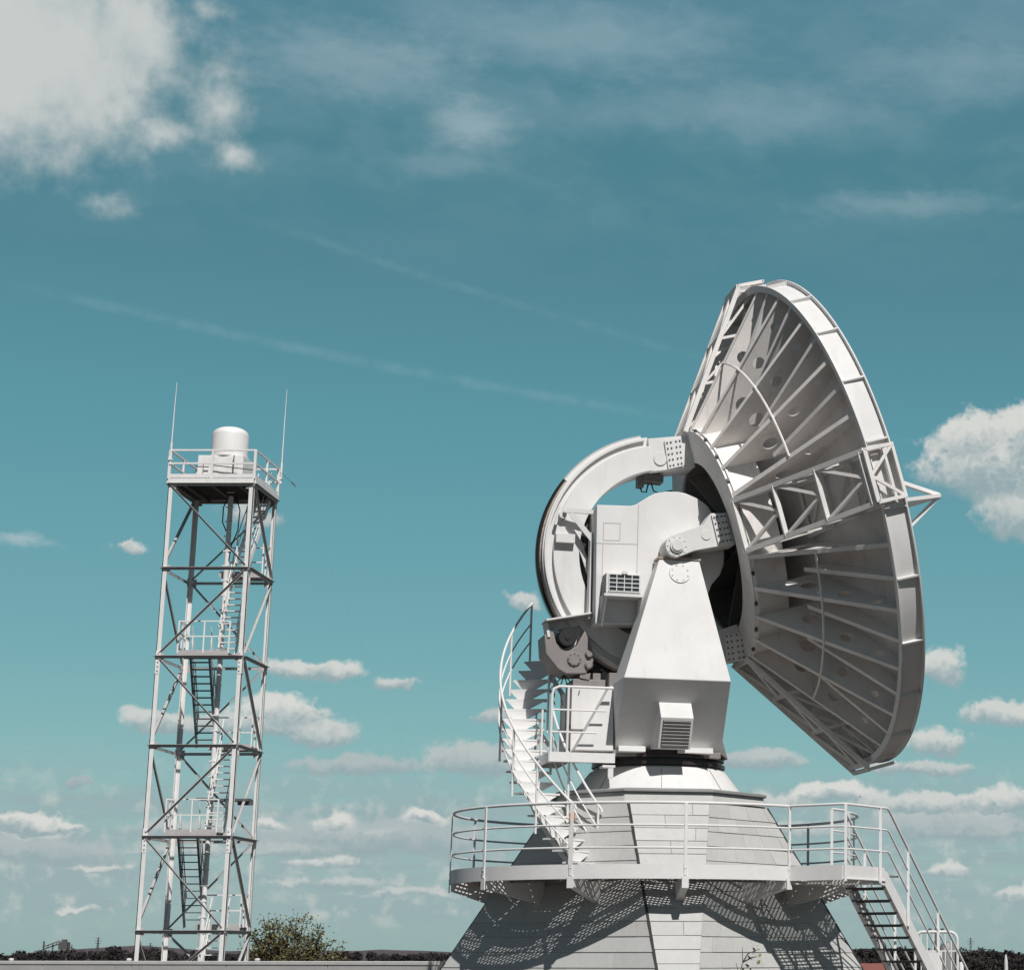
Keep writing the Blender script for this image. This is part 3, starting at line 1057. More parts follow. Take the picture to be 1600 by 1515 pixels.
def truss(phi):
    b = MB()
    er = V3(D(0, 1, phi)) - V3(D(0, 0, 0))
    en = V3(D(1, 0, 0)) - V3(D(0, 0, 0))
    et = en.cross(er)
    O = V3(D(0, 0, 0))
    def T(r, n, t): return O + er * r + en * n + et * t
    HW = .455
    st_ = [2.2, 2.96, 3.74, 4.55]
    def no(r): return .90 + (r - 2.15) * (2.62 - .90) / (4.63 - 2.15)
    def ni(r): return ns(r) - .10
    for s in (-1, 1):
        b.bar(T(2.15, no(2.15), s * HW), T(4.63, no(4.63), s * HW), .085, .085, up=en)
        b.bar(T(2.15, ni(2.15), s * HW), T(4.48, ni(4.48), s * HW), .07, .07, up=en)
        for i, r in enumerate(st_):
            if i:
                b.bar(T(r, no(r), s * HW), T(r, ni(min(r, 4.44)), s * HW), .05, .05)
                r0 = st_[i - 1]
                b.bar(T(r0, no(r0), s * HW), T(r, ni(min(r, 4.44)), s * HW), .045, .045)
        b.bar(T(4.665, no(4.63), s * HW), T(4.665, 3.14, s * HW), .06, .06)
    for i, r in enumerate(st_):
        b.bar(T(r, no(r), -HW), T(r, no(r), HW), .075, .075)
        b.bar(T(r, ni(min(r, 4.44)), -HW), T(r, ni(min(r, 4.44)), HW), .05, .05)
        if i:
            r0 = st_[i - 1]
            for s in (-1, 1):
                b.bar(T(r, no(r), 0), T(r0, no(r0), s * HW), .055, .055)
            b.bar(T(r, ni(min(r, 4.44)), -HW), T(r0, ni(r0), HW), .045, .045)
    b.bar(T(4.66, no(4.63), -HW), T(4.66, no(4.63), HW), .07, .07)
    b.bar(T(4.665, 3.12, -HW - .03), T(4.665, 3.12, HW + .03), .05, .05)
    for s in (-1, 1):
        b.bar(T(4.66, no(4.63), 0), T(4.665, 3.12, s * HW), .05, .05)
    b.bar(T(4.66, 2.95, -HW), T(4.66, 2.95, HW), .045, .045)
    return b.build('truss', 'dish' if True else 'white', ant, smooth=0)
for k in range(4):
    truss(R(90 * k))
for k in range(4):
    b = MB()
    rt = 3.32
    pts = [D(nb(rt) - .015, rt, R(90 * k + 15 + 60 * i / 12)) for i in range(13)]
    b.tube(pts, .022, 6)
    b.build('tie_ring', 'dish', ant)

# feed support beyond the rim
FA = 5.56
for ph in (0, 90, 180, 270):
    b = MB()
    b.bar(D(ns(2.0), 2.0, R(ph)), D(FA, .02, R(ph)), .13, .07)
    b.build('feed_leg', 'radome', ant, smooth=0)
b = MB()
b.lathe([(0.0, FA + .05), (.05, FA + .05), (.07, FA), (.05, FA - .10), (0.0, FA - .10)], lambda r, n, a: D(n, r, a), 20)
b.build('subreflector_hub', 'white', ant)

# hub
b = MB()
b.lathe([(1.60, .95), (2.2, .95), (2.2, 1.6), (2.17, 1.6), (2.17, .99), (1.60, .99)], lambda r, n, a: D(n, r, a), 96, closed_prof=True)
b.lathe([(2.2, 1.0), (2.235, 1.0), (2.235, 1.04), (2.2, 1.04)], lambda r, n, a: D(n, r, a), 96, closed_prof=True)
hub = b.build('hub_ring', 'dish', ant, smooth=35)
b = MB()
b.lathe([(1.595, .995), (1.595, 1.72), (0.02, 1.70)], lambda r, n, a: D(n, r, a), 64)
for a in range(8):
    ph = R(22.5 + 45 * a)
    e1 = V3(D(0, 1, ph + pi / 2)) - V3(D(0, 0, 0))
    P4 = [V3(D(1.03, 1.58, ph)), V3(D(1.68, 1.58, ph)), V3(D(1.68, .3, ph)), V3(D(1.45, .3, ph))]
    b.hexa([p - e1 * .012 for p in P4] + [p + e1 * .012 for p in P4])
b.build('hub_drum', 'cab', ant, smooth=30)
for k in range(24):
    a = R(15 * k + 7.5)
    b = MB()
    e1 = V3(D(0, 1, a + pi / 2)) - V3(D(0, 0, 0))
    b.bar(V3(D(.975, 2.2, a)), V3(D(.975, 2.25, a)), .05, .06, up=e1)
    b.build('hub_clip', 'dark', hub, smooth=0)

# elevation arc with tooth rack
def AR(r, a, v): return EF(r * cos(a), r * sin(a), v)
A0, A1 = R(86), R(272)
b = MB()
def arcbox(r0, r1, v0, v1, a0, a1, n=64):
    b.lathe([(r0, v0), (r1, v0), (r1, v1), (r0, v1)], lambda r, v, a: AR(r, a, v), n, a0, a1, closed_prof=True)
arcbox(1.60, 2.06, -.34, .34, R(84), R(276))
arcbox(2.06, 2.245, -.24, .24, R(84), R(276))
arcbox(2.17, 2.22, .241, .31, R(86), R(274))
arcbox(2.17, 2.22, -.31, -.241, R(86), R(274))
arm = b.build('elevation_arc', 'white', ant, smooth=30, bevel=.006)
for sg in (1, -1):
    b = MB()
    b.prism([(.12, sg * 1.58), (.949, sg * 1.50), (.949, sg * 2.10), (.22, sg * 2.19)], lambda n, e, v: EF(n, e, v), -.335, .335)
    b.build('arc_end', 'white', ant, smooth=0, bevel=.006)
for aa0, aa1, nT, mt_, vw in ((A0, R(128), 48, 'white', .10), (R(128), A1, 165, 'gear', .09)):  # rack's shaded left edge put into the dark grease colour, lit top white
  b = MB()
  b.lathe([(2.246, -vw), (2.29, -vw), (2.29, vw), (2.246, vw)], lambda r, v, a: AR(r, a, v), 60, aa0, aa1, closed_prof=True)
  for i in range(nT):
    a = aa0 + (aa1 - aa0) * (i + .5) / nT
    h = (aa1 - aa0) / nT * .28
    b.hexa([AR(2.286, a - h * 1.3, -.09), AR(2.286, a + h * 1.3, -.09), AR(2.286, a + h * 1.3, .09), AR(2.286, a - h * 1.3, .09),
            AR(2.328, a - h * .6, -.09), AR(2.328, a + h * .6, -.09), AR(2.328, a + h * .6, .09), AR(2.328, a - h * .6, .09)])
  b.build('tooth_rack', mt_, arm, smooth=0)
b = MB()
b.lathe([(2.247, .092), (2.275, .092), (2.275, .12), (2.247, .12)], lambda r, v, a: AR(r, a, v), 80, R(128), A1, closed_prof=True)
b.build('worn_strip', 'worn', arm)

def bolt_plate(parent, corners, v, sgn=1):
    """bolted splice plate given by four (u, z) corners, bolts 4 x 5, lying proud at v"""
    b = MB()
    b.prism(corners, lambda u, z, t: K(u, t, z), v, v + sgn * .035)
    for k in range(5):
        for j in range(6):
            pass
    o = b.build('splice_plate', 'white', ant, smooth=0, bevel=.004)
    c = [V3(a, z, 0) for a, z in corners]
    for i in range(5):
        for x in (.14, .36, .66, .88):
            y = .1 + .2 * i
            p = c[0].lerp(c[1], x).lerp(c[3].lerp(c[2], x), y)
            hb_ = MB()
            hb_.lathe([(0, v + sgn * .05), (.016, v + sgn * .05), (.019, v + sgn * .0355)], lambda r, t, a, p=p: K(p.x + r * cos(a), t, p.y + r * sin(a)), 8)
            if sgn > 0:
                hb_.build('bolt', 'dark', o, smooth=0)
    return o
bolt_plate(arm, [(-.10, 10.89), (.22, 10.97), (.27, 10.44), (-.01, 10.36)], .345)
bolt_plate(arm, [(1.07, 7.37), (1.43, 7.44), (1.50, 6.92), (1.14, 6.84)], .345)
b = MB()
for u, z, v in ((-.16, 10.55, .34),):
    b.lathe([(0, v + .02), (.12, v + .02), (.125, v)], lambda r, t, a: K(u + r * cos(a), t, z + r * sin(a)), 28)
b.build('access_cover', 'white', arm)
# fittings on the near side of the arc: pad, block, guides
b = MB()
b.box(-2.04, -1.70, -.46, -.335, 8.87, 9.03)
b.bar(K(-1.96, .36, 9.55), K(-2.05, .36, 9.2), .05, .05)
b.lathe([(0, .46), (.07, .46), (.07, .34)], lambda r, t, a: K(-1.93 + r * cos(a), t, 9.38 + r * sin(a)), 20)
b.bar(K(-1.62, .33, 8.95), K(-1.40, .33, 8.35), .04, .09)
b.build('arc_fitting', 'white', arm, smooth=30, bevel=.004)
# junction box with cables under the arc near the hub
b = MB()
b.box(-.42, -.05, -.15, .15, 10.16, 10.30)
b.box(-.52, -.40, -.1, .1, 10.06, 10.30)
jb = b.build('junction_box', 'dark', ant, smooth=0, bevel=.006)
b = MB()
b.tube([K(-.46, .0, 10.07), K(-.42, 0, 9.99), K(-.34, 0, 9.98), K(-.30, 0, 10.15)], .014)
b.tube([K(-.25, .0, 10.16), K(-.2, 0, 10.02), K(-.1, 0, 9.98), K(.15, 0, 10.05)], .014)
b.build('cable', 'black', jb)

# equipment housing turning with the dish
b = MB()
CO = [(-1.405, 9.495), (-.80, 9.512), (-.70, 9.545), (-.575, 9.635), (-.46, 9.715), (-.345, 9.775), (-.17, 9.815), (.064, 9.827), (.20, 9.807), (.325, 9.761), (.44, 9.715), (.539, 9.655), (.62, 9.585), (.684, 9.489), (.76, 9.35),
      (.84, 9.16), (.905, 8.914), (.93, 8.74), (.924, 8.563), (.86, 8.36), (.70, 8.16), (.63, 7.95), (.60, 7.50), (-1.38, 7.365)]
b.prism(CO, lambda u, z, v: K(u, v, z), -.92, .92)
cabin = b.build('equipment_housing', 'white', ant, smooth=25, bevel=.012)
b = MB()
def line(p, q, v=.9215, w=.012): b.bar(K(p[0], v, p[1]), K(q[0], v, q[1]), w, .003, up=(0, 1, 0))
line((-.66, 9.55), (-.66, 7.55)); line((-1.40, 8.80), (-.66, 8.82)); line((-1.28, 8.80), (-1.28, 7.5))
line((-1.28, 9.17), (-.98, 9.18)); line((-1.28, 9.17), (-1.28, 8.86)); line((-1.28, 8.86), (-.98, 8.87)); line((-.98, 9.18), (-.98, 8.87))
b.build('panel_seam', 'louv', cabin, smooth=0)
b = MB()
b.box(-1.45, -1.408, -.62, -.40, 7.5, 9.05)
b.build('side_conduit', 'white', cabin, smooth=0, bevel=.01)
b = MB()
for k in range(5):
    b.box(-1.59 + .03 * k, -1.575 + .03 * k, -.20, .7, 7.55, 9.25)
b.box(-1.60, -1.408, -.15, .7, 7.5, 9.3)
b.build('gap_shade', 'dark', cabin, smooth=0)  # dark slats and box stand in for the shaded gap beside the housing
b = MB()
b.bar(K(-1.93, .50, 9.44), K(-1.36, .60, 9.42), .05, .07)
b.bar(K(-1.80, .52, 9.40), K(-1.38, .60, 8.88), .05, .09)
b.build('encoder_bracket', 'white', cabin, smooth=0)
# air conditioner with grille on a shelf
ac = MB()
ac.box(-1.275, -.655, -1.30, -.925, 7.86, 8.22)
aco = ac.build('air_conditioner', 'white', ant, smooth=0, bevel=.012)
b = MB()
b.box(-1.225, -.685, -1.305, -1.301, 7.895, 8.19)
b.build('filter', 'glass', aco, smooth=0)
b = MB()
for i in range(5):
    x = -1.225 + .54 * i / 4
    b.box(x - .007, x + .007, -1.322, -1.306, 7.89, 8.195)
for i in range(5):
    z = 7.893 + .299 * i / 4
    b.box(-1.23, -.68, -1.318, -1.307, z - .008, z + .008)
b.box(-1.0, -.9, -1.34, -1.306, 8.2, 8.25)
b.build('grille', 'white', aco, smooth=0)
b = MB()
for sx in (-1.29, -.645):
    b.prism([(.925, 7.845), (1.34, 7.845), (1.34, 7.80), (.925, 7.42)], lambda v, z, t, sx=sx: K(sx + t, v, z), -.012, .012)
b.box(-1.31, -.625, -1.35, -.925, 7.80, 7.845)
b.bar(K(-1.27, 1.33, 7.8), K(-1.27, .94, 7.33), .035, .035)
b.box(-1.24, -.69, -.96, -.925, 7.37, 7.40)
b.build('shelf', 'white', cabin, smooth=0)
b = MB()
for i in range(6):
    z = 7.9 + i * .055
    b.box(-1.283, -1.276, -1.26, -1.0, z, z + .02)
b.build('side_slot', 'dark', aco, smooth=0)

# pivot arms from the trunnions to the hub, near and far
for sg in (1, -1):
    b = MB()
    cu, cz, cr = -.07, 8.725, .205
    poly = [(cu + cr * cos(R(a)), cz + cr * sin(R(a))) for a in range(105, 285, 12)]
    poly += [(.25, 8.655), (.635, 8.745), (.995, 8.82), (.95, 9.10), (.885, 9.375), (.53, 9.345), (.415, 9.135)]
    b.prism(poly, lambda u, z, v: K(u, v, z), sg * .98, sg * 1.50)
    pa = b.build('pivot_arm', 'white', ant, smooth=25, bevel=.008)
    b = MB()
    for r, t0, t1 in ((.125, 1.50, 1.54), (.095, 1.54, 1.562)):
        b.lathe([(0, sg * t1), (r, sg * t1), (r, sg * t0)], lambda r, t, a: K(cu + r * cos(a), t, cz + r * sin(a)), 32)
    for k in range(10):
        a = 2 * pi * k / 10
        b.lathe([(0, sg * 1.515), (.012, sg * 1.515), (.012, sg * 1.5)], lambda r, t, q, a=a: K(cu + .165 * cos(a) + r * cos(q), t, cz + .165 * sin(a) + r * sin(q)), 8)
    b.build('trunnion_cap', 'white', pa, smooth=30)
    bolt_plate(pa, [(.535, 9.31), (.795, 9.365), (.935, 8.83), (.675, 8.77)], sg * 1.502, sg)
    b = MB()
    for (u, z, r) in ((.455, 8.945, .085),):
        b.lathe([(0, sg * 1.515), (r, sg * 1.515), (r, sg * 1.50)], lambda r, t, a: K(u + r * cos(a), t, z + r * sin(a)), 24)
    b.build('access_cover', 'white', pa, smooth=30)

# yoke arms: upright widening down to a knee, then drawn in to the turntable
for sg in (1, -1):
    b = MB()
    def sec(z, u0, u1, v0, v1): return [K(u0, sg * v0, z), K(u1, sg * v0, z), K(u1, sg * v1, z), K(u0, sg * v1, z)]
    b.loft([sec(5.17, -.985, .915, .62, .96), sec(6.30, -1.05, .82, .97, 2.00), sec(8.50, -.345, .375, .97, 1.34)])
    ya = b.build('yoke_arm', 'white', ant, smooth=0, bevel=.012)
    b = MB()
    b.box(-.37, .40, -1.36 if sg > 0 else .96, -.96 if sg > 0 else 1.36, 8.502, 8.545)
    b.build('bearing_plate', 'worn', ya, smooth=0)
    b = MB()
    b.box(-.22, .26, -1.25 if sg > 0 else .99, -.99 if sg > 0 else 1.25, 8.546, 8.66)
    b.build('bearing_block', 'cab', ya, smooth=0, bevel=.01)
    # inspection cover, on the sloping front face (the face leans out .6 over 2.2)
    b = MB()
    tl = math.atan2(.66, 2.2)
    def FC(u, h, off):   # point on the front face: h metres up from z = 8.25 along the face, off proud
        return K(u, sg * (1.34 + (8.50 - 8.25) * .66 / 2.2 - h * sin(tl) + off * cos(tl)), 8.25 + h * cos(tl) + off * sin(tl))
    b.lathe([(0, .022), (.19, .022), (.195, .002)], lambda r, t, a: FC(.01 + r * cos(a), r * sin(a), t), 36)
    ic = b.build('inspection_cover', 'white', ant, smooth=30)
    b = MB()
    for k in range(8):
        a = 2 * pi * k / 8 + .39
        b.lathe([(0, .034), (.013, .034), (.013, .0225)], lambda r, t, q, a=a: FC(.01 + .15 * cos(a) + r * cos(q), .15 * sin(a) + r * sin(q), t), 8)
    b.build('bolt', 'louv', ic, smooth=0)
    # ventilation box on the lower face
    b = MB()
    L0, L1 = -.37, .20
    sd = [(1.66, 5.955), (1.88, 5.655), (1.66, 5.145), (.95, 5.19)]
    b.prism(sd, lambda v, z, t: K(t, sg * v, z), L0, L1)
    vb = b.build('ventilation_box', 'white', ant, smooth=0, bevel=.006)
    b = MB()
    f0, f1 = V3(0, 1.8625, 5.61), V3(0, 1.6705, 5.165)
    for i in range(8):
        t = (i + .5) / 8
        p = f0.lerp(f1, t)
        q0 = K(L0 + .05, sg * (p.y + .012), p.z)
        q1 = K(L1 - .05, sg * (p.y + .012), p.z)
        b.bar(q0, q1, .05, .010, up=(0, .6 * sg, .8))
    b.build('louvre', 'louv', vb, smooth=0)
    b = MB()
    f2, f3 = f0 + V3(0, .0015, 0), f1 + V3(0, .0015, 0)
    b.add([K(L0 + .04, sg * f2.y, f2.z), K(L1 - .04, sg * f2.y, f2.z), K(L1 - .04, sg * f3.y, f3.z), K(L0 + .04, sg * f3.y, f3.z)], [(0, 1, 2, 3)])
    b.build('vent_opening', 'dark', vb, smooth=0)
    b = MB()
    for u0, u1 in ((-.94, -.50), (.10, .70)):
        b.hexa([K(u0, sg * 1.0, 5.12), K(u1, sg * 1.0, 5.12), K(u1, sg * 1.27, 5.12), K(u0 - .03, sg * 1.27, 5.12),
                K(u0, sg * 1.0, 5.215), K(u1, sg * 1.0, 5.215), K(u1, sg * 1.25, 5.215), K(u0 - .03, sg * 1.25, 5.215)])
    b.build('flange_ledge', 'white', ya, smooth=0, bevel=.004)

# yoke base between the arms, turntable rings
b = MB()
b.box(-1.70, .95, -.60, .60, 5.10, 6.26)
b.loft([[K(-1.69, 1.04, 5.14), K(-1.69, .58, 5.14), K(-.9, .58, 5.14), K(-1.03, 1.05, 5.14)],
        [K(-1.09, .99, 6.27), K(-1.10, .58, 6.27), K(-.9, .58, 6.27), K(-1.035, .99, 6.27)]])
base_o = b.build('yoke_base', 'white', ant, smooth=0, bevel=.01)
b = MB()
b.lathe([(.3, 5.17), (1.13, 5.17), (1.13, 5.10), (1.17, 5.09), (1.17, 5.05), (1.12, 5.04), (1.12, 4.99), (1.19, 4.985), (1.19, 4.93), (1.14, 4.92), (1.14, 4.88), (.3, 4.88)],
        lambda r, z, a: (r * cos(a), r * sin(a), z), 96)
b.build('turntable_ring', 'ring', ant, smooth=30)
b = MB()
b.box(-1.02, .90, -1.0, 1.0, 5.06, 5.168)
b.build('base_plate', 'cab', ant, smooth=0, bevel=.008)
b = MB()
b.loft([[K(.86, .9, 5.2), K(1.15, .5, 5.1), K(1.15, -.5, 5.1), K(.86, -.9, 5.2)], [K(.86, .9, 5.75), K(.95, .5, 5.75), K(.95, -.5, 5.75), K(.86, -.9, 5.75)]])
b.build('cable_hood', 'cab', ant, smooth=0)

# access platform on the left of the yoke base
pf = MB()
pf.box(-2.16, -1.03, -1.24, -.62, 4.955, 5.005)
pf.box(-2.16, -1.03, -1.255, -1.241, 4.91, 5.075)
pf.box(-2.175, -2.161, -1.24, .6, 4.91, 5.075)
pf.box(-2.16, -1.71, -.62, .6, 4.955, 5.005)
pf.box(-1.25, -1.03, -1.30, -1.0, 4.83, 4.87)
pf.box(-1.15, -1.06, -1.29, -1.2, 4.66, 4.83)
plo = pf.build('access_platform', 'rail', ant, smooth=0)
b = MB()
zt = 6.20
b.tube([K(-2.14, 1.22, 5.0), K(-2.14, 1.22, 6.06), K(-2.11, 1.22, 6.16), K(-2.02, 1.22, zt), K(-1.08, 1.22, zt)], .024)
for z in (5.42, 5.80):
    b.tube([K(-2.14, 1.22, z), K(-1.35 if z < 5.6 else -1.2, 1.22, z)], .016)
b.tube([K(-1.86, 1.22, 5.0), K(-1.86, 1.22, zt)], .022)
b.build('railing', 'rail', plo)
b = MB()
b.tube([K(-2.14, .2, 5.0), K(-2.14, .2, 5.9), K(-2.14, -.5, 5.9), K(-2.14, -.5, 5.0)], .02)
b.tube([K(-2.14, .2, 5.5), K(-2.14, -.5, 5.5)], .016)
b.build('railing', 'rail', plo)
b = MB()
b.box(-1.80, -1.71, -.66, -.55, 5.01, 6.24)
b.build('door_post', 'dark', plo, smooth=0)

# elevation drive: gearbox, motor, cover plate, pinions
GB = [(-2.20, 7.20), (-2.17, 6.86), (-1.94, 6.59), (-1.79, 6.51), (-1.44, 6.53), (-1.31, 6.75), (-1.36, 7.05), (-1.48, 7.30), (-1.62, 7.02), (-1.80, 6.93), (-1.98, 7.05), (-2.05, 7.28)]
b = MB()
b.prism(GB, lambda u, z, v: K(u, v, z), -.25, .50)
gb = b.build('drive_gearbox', 'cab', ant, smooth=25, bevel=.02)
b = MB()
b.lathe([(0, .58), (.15, .58), (.17, .55), (.17, -.3), (0, -.3)], lambda r, v, a: K(-1.80 + r * cos(a), v, 7.16 + r * sin(a)), 32)
b.lathe([(0, .595), (.05, .595), (.05, .58)], lambda r, v, a: K(-1.80 + r * cos(a), v, 7.16 + r * sin(a)), 16)
b.build('motor', 'black', gb, smooth=30)
b = MB()
b.lathe([(.175, .40), (.235, .40), (.235, .2), (.175, .2)], lambda r, v, a: K(-1.84 + r * cos(a), v, 7.15 + r * sin(a)), 32, closed_prof=True)
b.build('motor_flange', 'white', gb, smooth=30)
b = MB()
b.lathe([(0, .535), (.11, .535), (.125, .52), (.125, .50)], lambda r, v, a: K(-1.66 + r * cos(a), v, 6.78 + r * sin(a)), 28)
cv = b.build('bearing_cover', 'cab', ant, smooth=30)
b = MB()
for k in range(8):
    a = 2 * pi * k / 8
    b.lathe([(0, .548), (.011, .548), (.011, .536)], lambda r, v, q, a=a: K(-1.66 + .098 * cos(a) + r * cos(q), v, 6.78 + .098 * sin(a) + r * sin(q)), 8)
b.build('bolt', 'dark', cv, smooth=0)
b = MB()
for z in (6.88, 6.68):
    b.lathe([(0, .56), (.05, .56), (.075, .52), (.075, .40)], lambda r, v, a: K(-1.40 + r * cos(a), v, z + r * sin(a)), 20)
b.build('oil_cup', 'cab', gb, smooth=30)
b = MB()
b.bar(K(-2.20, .40, 7.43), K(-1.37, .40, 7.60), .55, .03, up=(0, 0, 1))
b.bar(K(-2.15, .30, 7.35), K(-1.42, .30, 7.50), .02, .14, up=(0, 0, 1))
b.bar(K(-2.17, .38, 7.40), K(-2.12, .38, 7.15), .30, .05)
b.build('drive_canopy', 'white', gb, smooth=0, bevel=.004)
b = MB()
b.box(-1.66, -1.08, -.45, .3, 6.262, 6.44)
b.box(-1.30, -1.16, -.4, .1, 6.44, 6.56)
b.bar(K(-1.46, .3, 6.44), K(-1.44, .3, 6.56), .35, .18)
b.box(-1.05, -.3, -.62, .4, 6.262, 6.55)
b.build('drive_pedestal', 'cab', gb, smooth=0, bevel=.01)
b = MB()
for i in range(12):
    a = 2 * pi * i / 12
    b.bar(K(-1.22 + .07 * cos(a), .1, 6.62 + .07 * sin(a)), K(-1.22 + .13 * cos(a), .1, 6.62 + .13 * sin(a)), .03, .22, up=(0, 1, 0))
b.lathe([(0, .21), (.09, .21), (.09, -.05), (0, -.05)], lambda r, v, a: K(-1.22 + r * cos(a), v, 6.62 + r * sin(a)), 20)
b.build('pinion', 'gear', gb, smooth=0)
b = MB()
for dx, sg in ((-.25, .4), (-.08, .15), (.1, .2), (.28, .45)):
    b.tube([K(-1.80, .3, 6.52), K(-1.80 + dx * .5, .32, 6.38), K(-1.80 + dx, .34, 6.27 - abs(dx) * .1), K(-1.8 + dx * .8, .66, 5.95 if dx < 0 else 6.2)], .010, 6)
b.build('cable', 'black', gb)

# ------------------------------------------------------------------ lattice mast with stairs
TX, TY = -22.95, 68.0
TW = 2.82
mast = thing('lattice_mast', 'tall white lattice steel mast with inner stairs and a railed top platform', 'tower', (TX, TY, 0))
LV = [0.0, 2.44, 5.38, 8.27, 11.14, 14.05, 16.86]
crn = [(0, 0), (TW, 0), (TW, TW), (0, TW)]          # front left, front right, back right, back left
ZTOP = 18.03
for (x, y) in crn:
    sx = 1 if x == 0 else -1
    sy = 1 if y == 0 else -1
    b = MB()
    b.angle((x, y, 0), (x, y, LV[-1] + .1), .15, .022, (sx, 0, 0), (0, sy, 0))
    for zz in (4.9, 10.6):
        b.angle((x - sx * .012, y - sy * .012, zz), (x - sx * .012, y - sy * .012, zz + .75), .15, .012, (sx, 0, 0), (0, sy, 0))
        for k in range(5):
            z = zz + .1 + k * .14
            b.box(x + sx * .09 - .02, x + sx * .09 + .02, y - sy * .035 - .01, y - sy * .035 + .01, z, z + .04)
    b.build('leg', 'tower', mast, smooth=0)
faces = [((0, 0), (TW, 0), (0, 1)), ((TW, 0), (TW, TW), (-1, 0)), ((TW, TW), (0, TW), (0, -1)), ((0, TW), (0, 0), (1, 0))]
for fi, (p, q, n) in enumerate(faces):
    P, Q, Nn = V3(*p, 0), V3(*q, 0), V3(*n, 0)
    dd = (Q - P).normalized()
    for i, z in enumerate(LV[1:]):
        b = MB()
        off = Nn * .03
        b.angle(P - Nn * .012 + V3(0, 0, z + .05), Q - Nn * .012 + V3(0, 0, z + .05), .095, .012, (0, 0, -1), -Nn)
        for e in (P + dd * .02, Q - dd * .26):
            b.bar(e + off * .5 + V3(0, 0, z), e + dd * .24 + off * .5 + V3(0, 0, z), .012, .26, up=(0, 0, 1))
        b.build('cross_beam', 'brace', mast, smooth=0)
    for i in range(len(LV) - 1):
        # zigzag: the front runs down-right in the topmost bay
        flip = (len(LV) - 2 - i) % 2
        if fi in (0, 1):
            a, c = (P, Q) if not flip else (Q, P)
        elif fi == 2:
            a, c = (P, Q) if not flip else (Q, P)
        else:
            a, c = (P, Q) if not flip else (Q, P)
        b = MB()
        off = Nn * .05
        ia, ic = (a + (c - a).normalized() * .1), (c + (a - c).normalized() * .1)
        b.angle(ia + Nn * .035 + V3(0, 0, LV[i + 1] - .0), ic + Nn * .035 + V3(0, 0, LV[i] + .16), .09, .014, (0, 0, -1), -Nn)
        b.build('brace', 'brace', mast, smooth=0)
b = MB()
b.tube([(1.62, 1.55, 0), (1.62, 1.55, 16.8)], .085, 12)
for k in range(34):
    b.box(1.5, 1.74, 1.46, 1.50, .4 + k * .5, .44 + k * .5)
b.build('cable_duct', 'tower', mast)
b = MB()
b.tube([(1.55, 1.5, 16.8), (1.42, 1.45, 16.4), (1.42, 1.45, 15.9), (1.55, 1.48, 15.6)], .02)
b.tube([(1.8, 1.5, 16.8), (1.98, 1.45, 16.3), (1.95, 1.45, 15.6), (1.75, 1.5, 15.1), (1.7, 1.5, 14.6)], .02)
b.build('cable', 'black', mast)

def flight(p, q, width, wv, rail=1, mt_='tower'):
    """ship stair between two points, treads along the direction wv"""
    b = MB()
    p, q, wv = V3(p), V3(q), V3(wv).normalized()
    n = int((q.z - p.z) / .235)
    for s in (-.5, .5):
        b.bar(p + wv * (width * s), q + wv * (width * s), .03, .16)
    for i in range(1, n + 1):
        c = p.lerp(q, i / (n + 1))
        run = (q - p)
        run.z = 0
        run = run.normalized() if run.length > 1e-3 else V3(0, 1, 0)
        b.hexa([c - wv * width / 2 - run * .09, c + wv * width / 2 - run * .09, c + wv * width / 2 + run * .09, c - wv * width / 2 + run * .09] +
               [x + V3(0, 0, .03) for x in (c - wv * width / 2 - run * .09, c + wv * width / 2 - run * .09, c + wv * width / 2 + run * .09, c - wv * width / 2 + run * .09)])
    o = b.build('stair_flight', mt_, mast, smooth=0)
    r_ = MB()
    for s in ((-.5, .5) if rail else ()):
        e = wv * (width * s)
        r_.tube([p + e + V3(0, 0, .95), q + e + V3(0, 0, .95)], .02, 6)
        r_.tube([p + e + V3(0, 0, .5), q + e + V3(0, 0, .5)], .014, 6)
        for k in range(3):
            c = p.lerp(q, .1 + .4 * k) + e
            r_.bar(c, c + V3(0, 0, .95), .035)
    if rail:
        r_.build('stair_rail', 'tower', o)

def landing(x0, x1, y0, y1, z, sides):
    b = MB()
    b.box(x0, x1, y0, y1, z, z + .03)
    b.box(x0, x1, y0 - .015, y0, z - .10, z + .10)
    b.box(x0, x1, y1, y1 + .015, z - .10, z + .10)
    for x in (x0 + .1, (x0 + x1) / 2, x1 - .1):
        b.box(x - .03, x + .03, y0, y1, z - .10, z - .001)
    o = b.build('landing', 'brace', mast, smooth=0)
    b = MB()
    segs = {'f': ((x0, y0), (x1, y0)), 'b': ((x0, y1), (x1, y1)), 'l': ((x0, y0), (x0, y1)), 'r': ((x1, y0), (x1, y1))}
    done = set()
    for s in sides:
        (ax, ay), (cx, cy) = segs[s]
        for h in (1.05, .55):
            b.bar((ax, ay, z + h), (cx, cy, z + h), .04)
        for t in (0, .5, 1):
            key = (round(ax + (cx - ax) * t, 3), round(ay + (cy - ay) * t, 3))
            if key in done:
                continue
            done.add(key)
            b.bar((ax + (cx - ax) * t, ay + (cy - ay) * t, z), (ax + (cx - ax) * t, ay + (cy - ay) * t, z + 1.07), .045)
    b.build('landing_rail', 'tower', o, smooth=0)

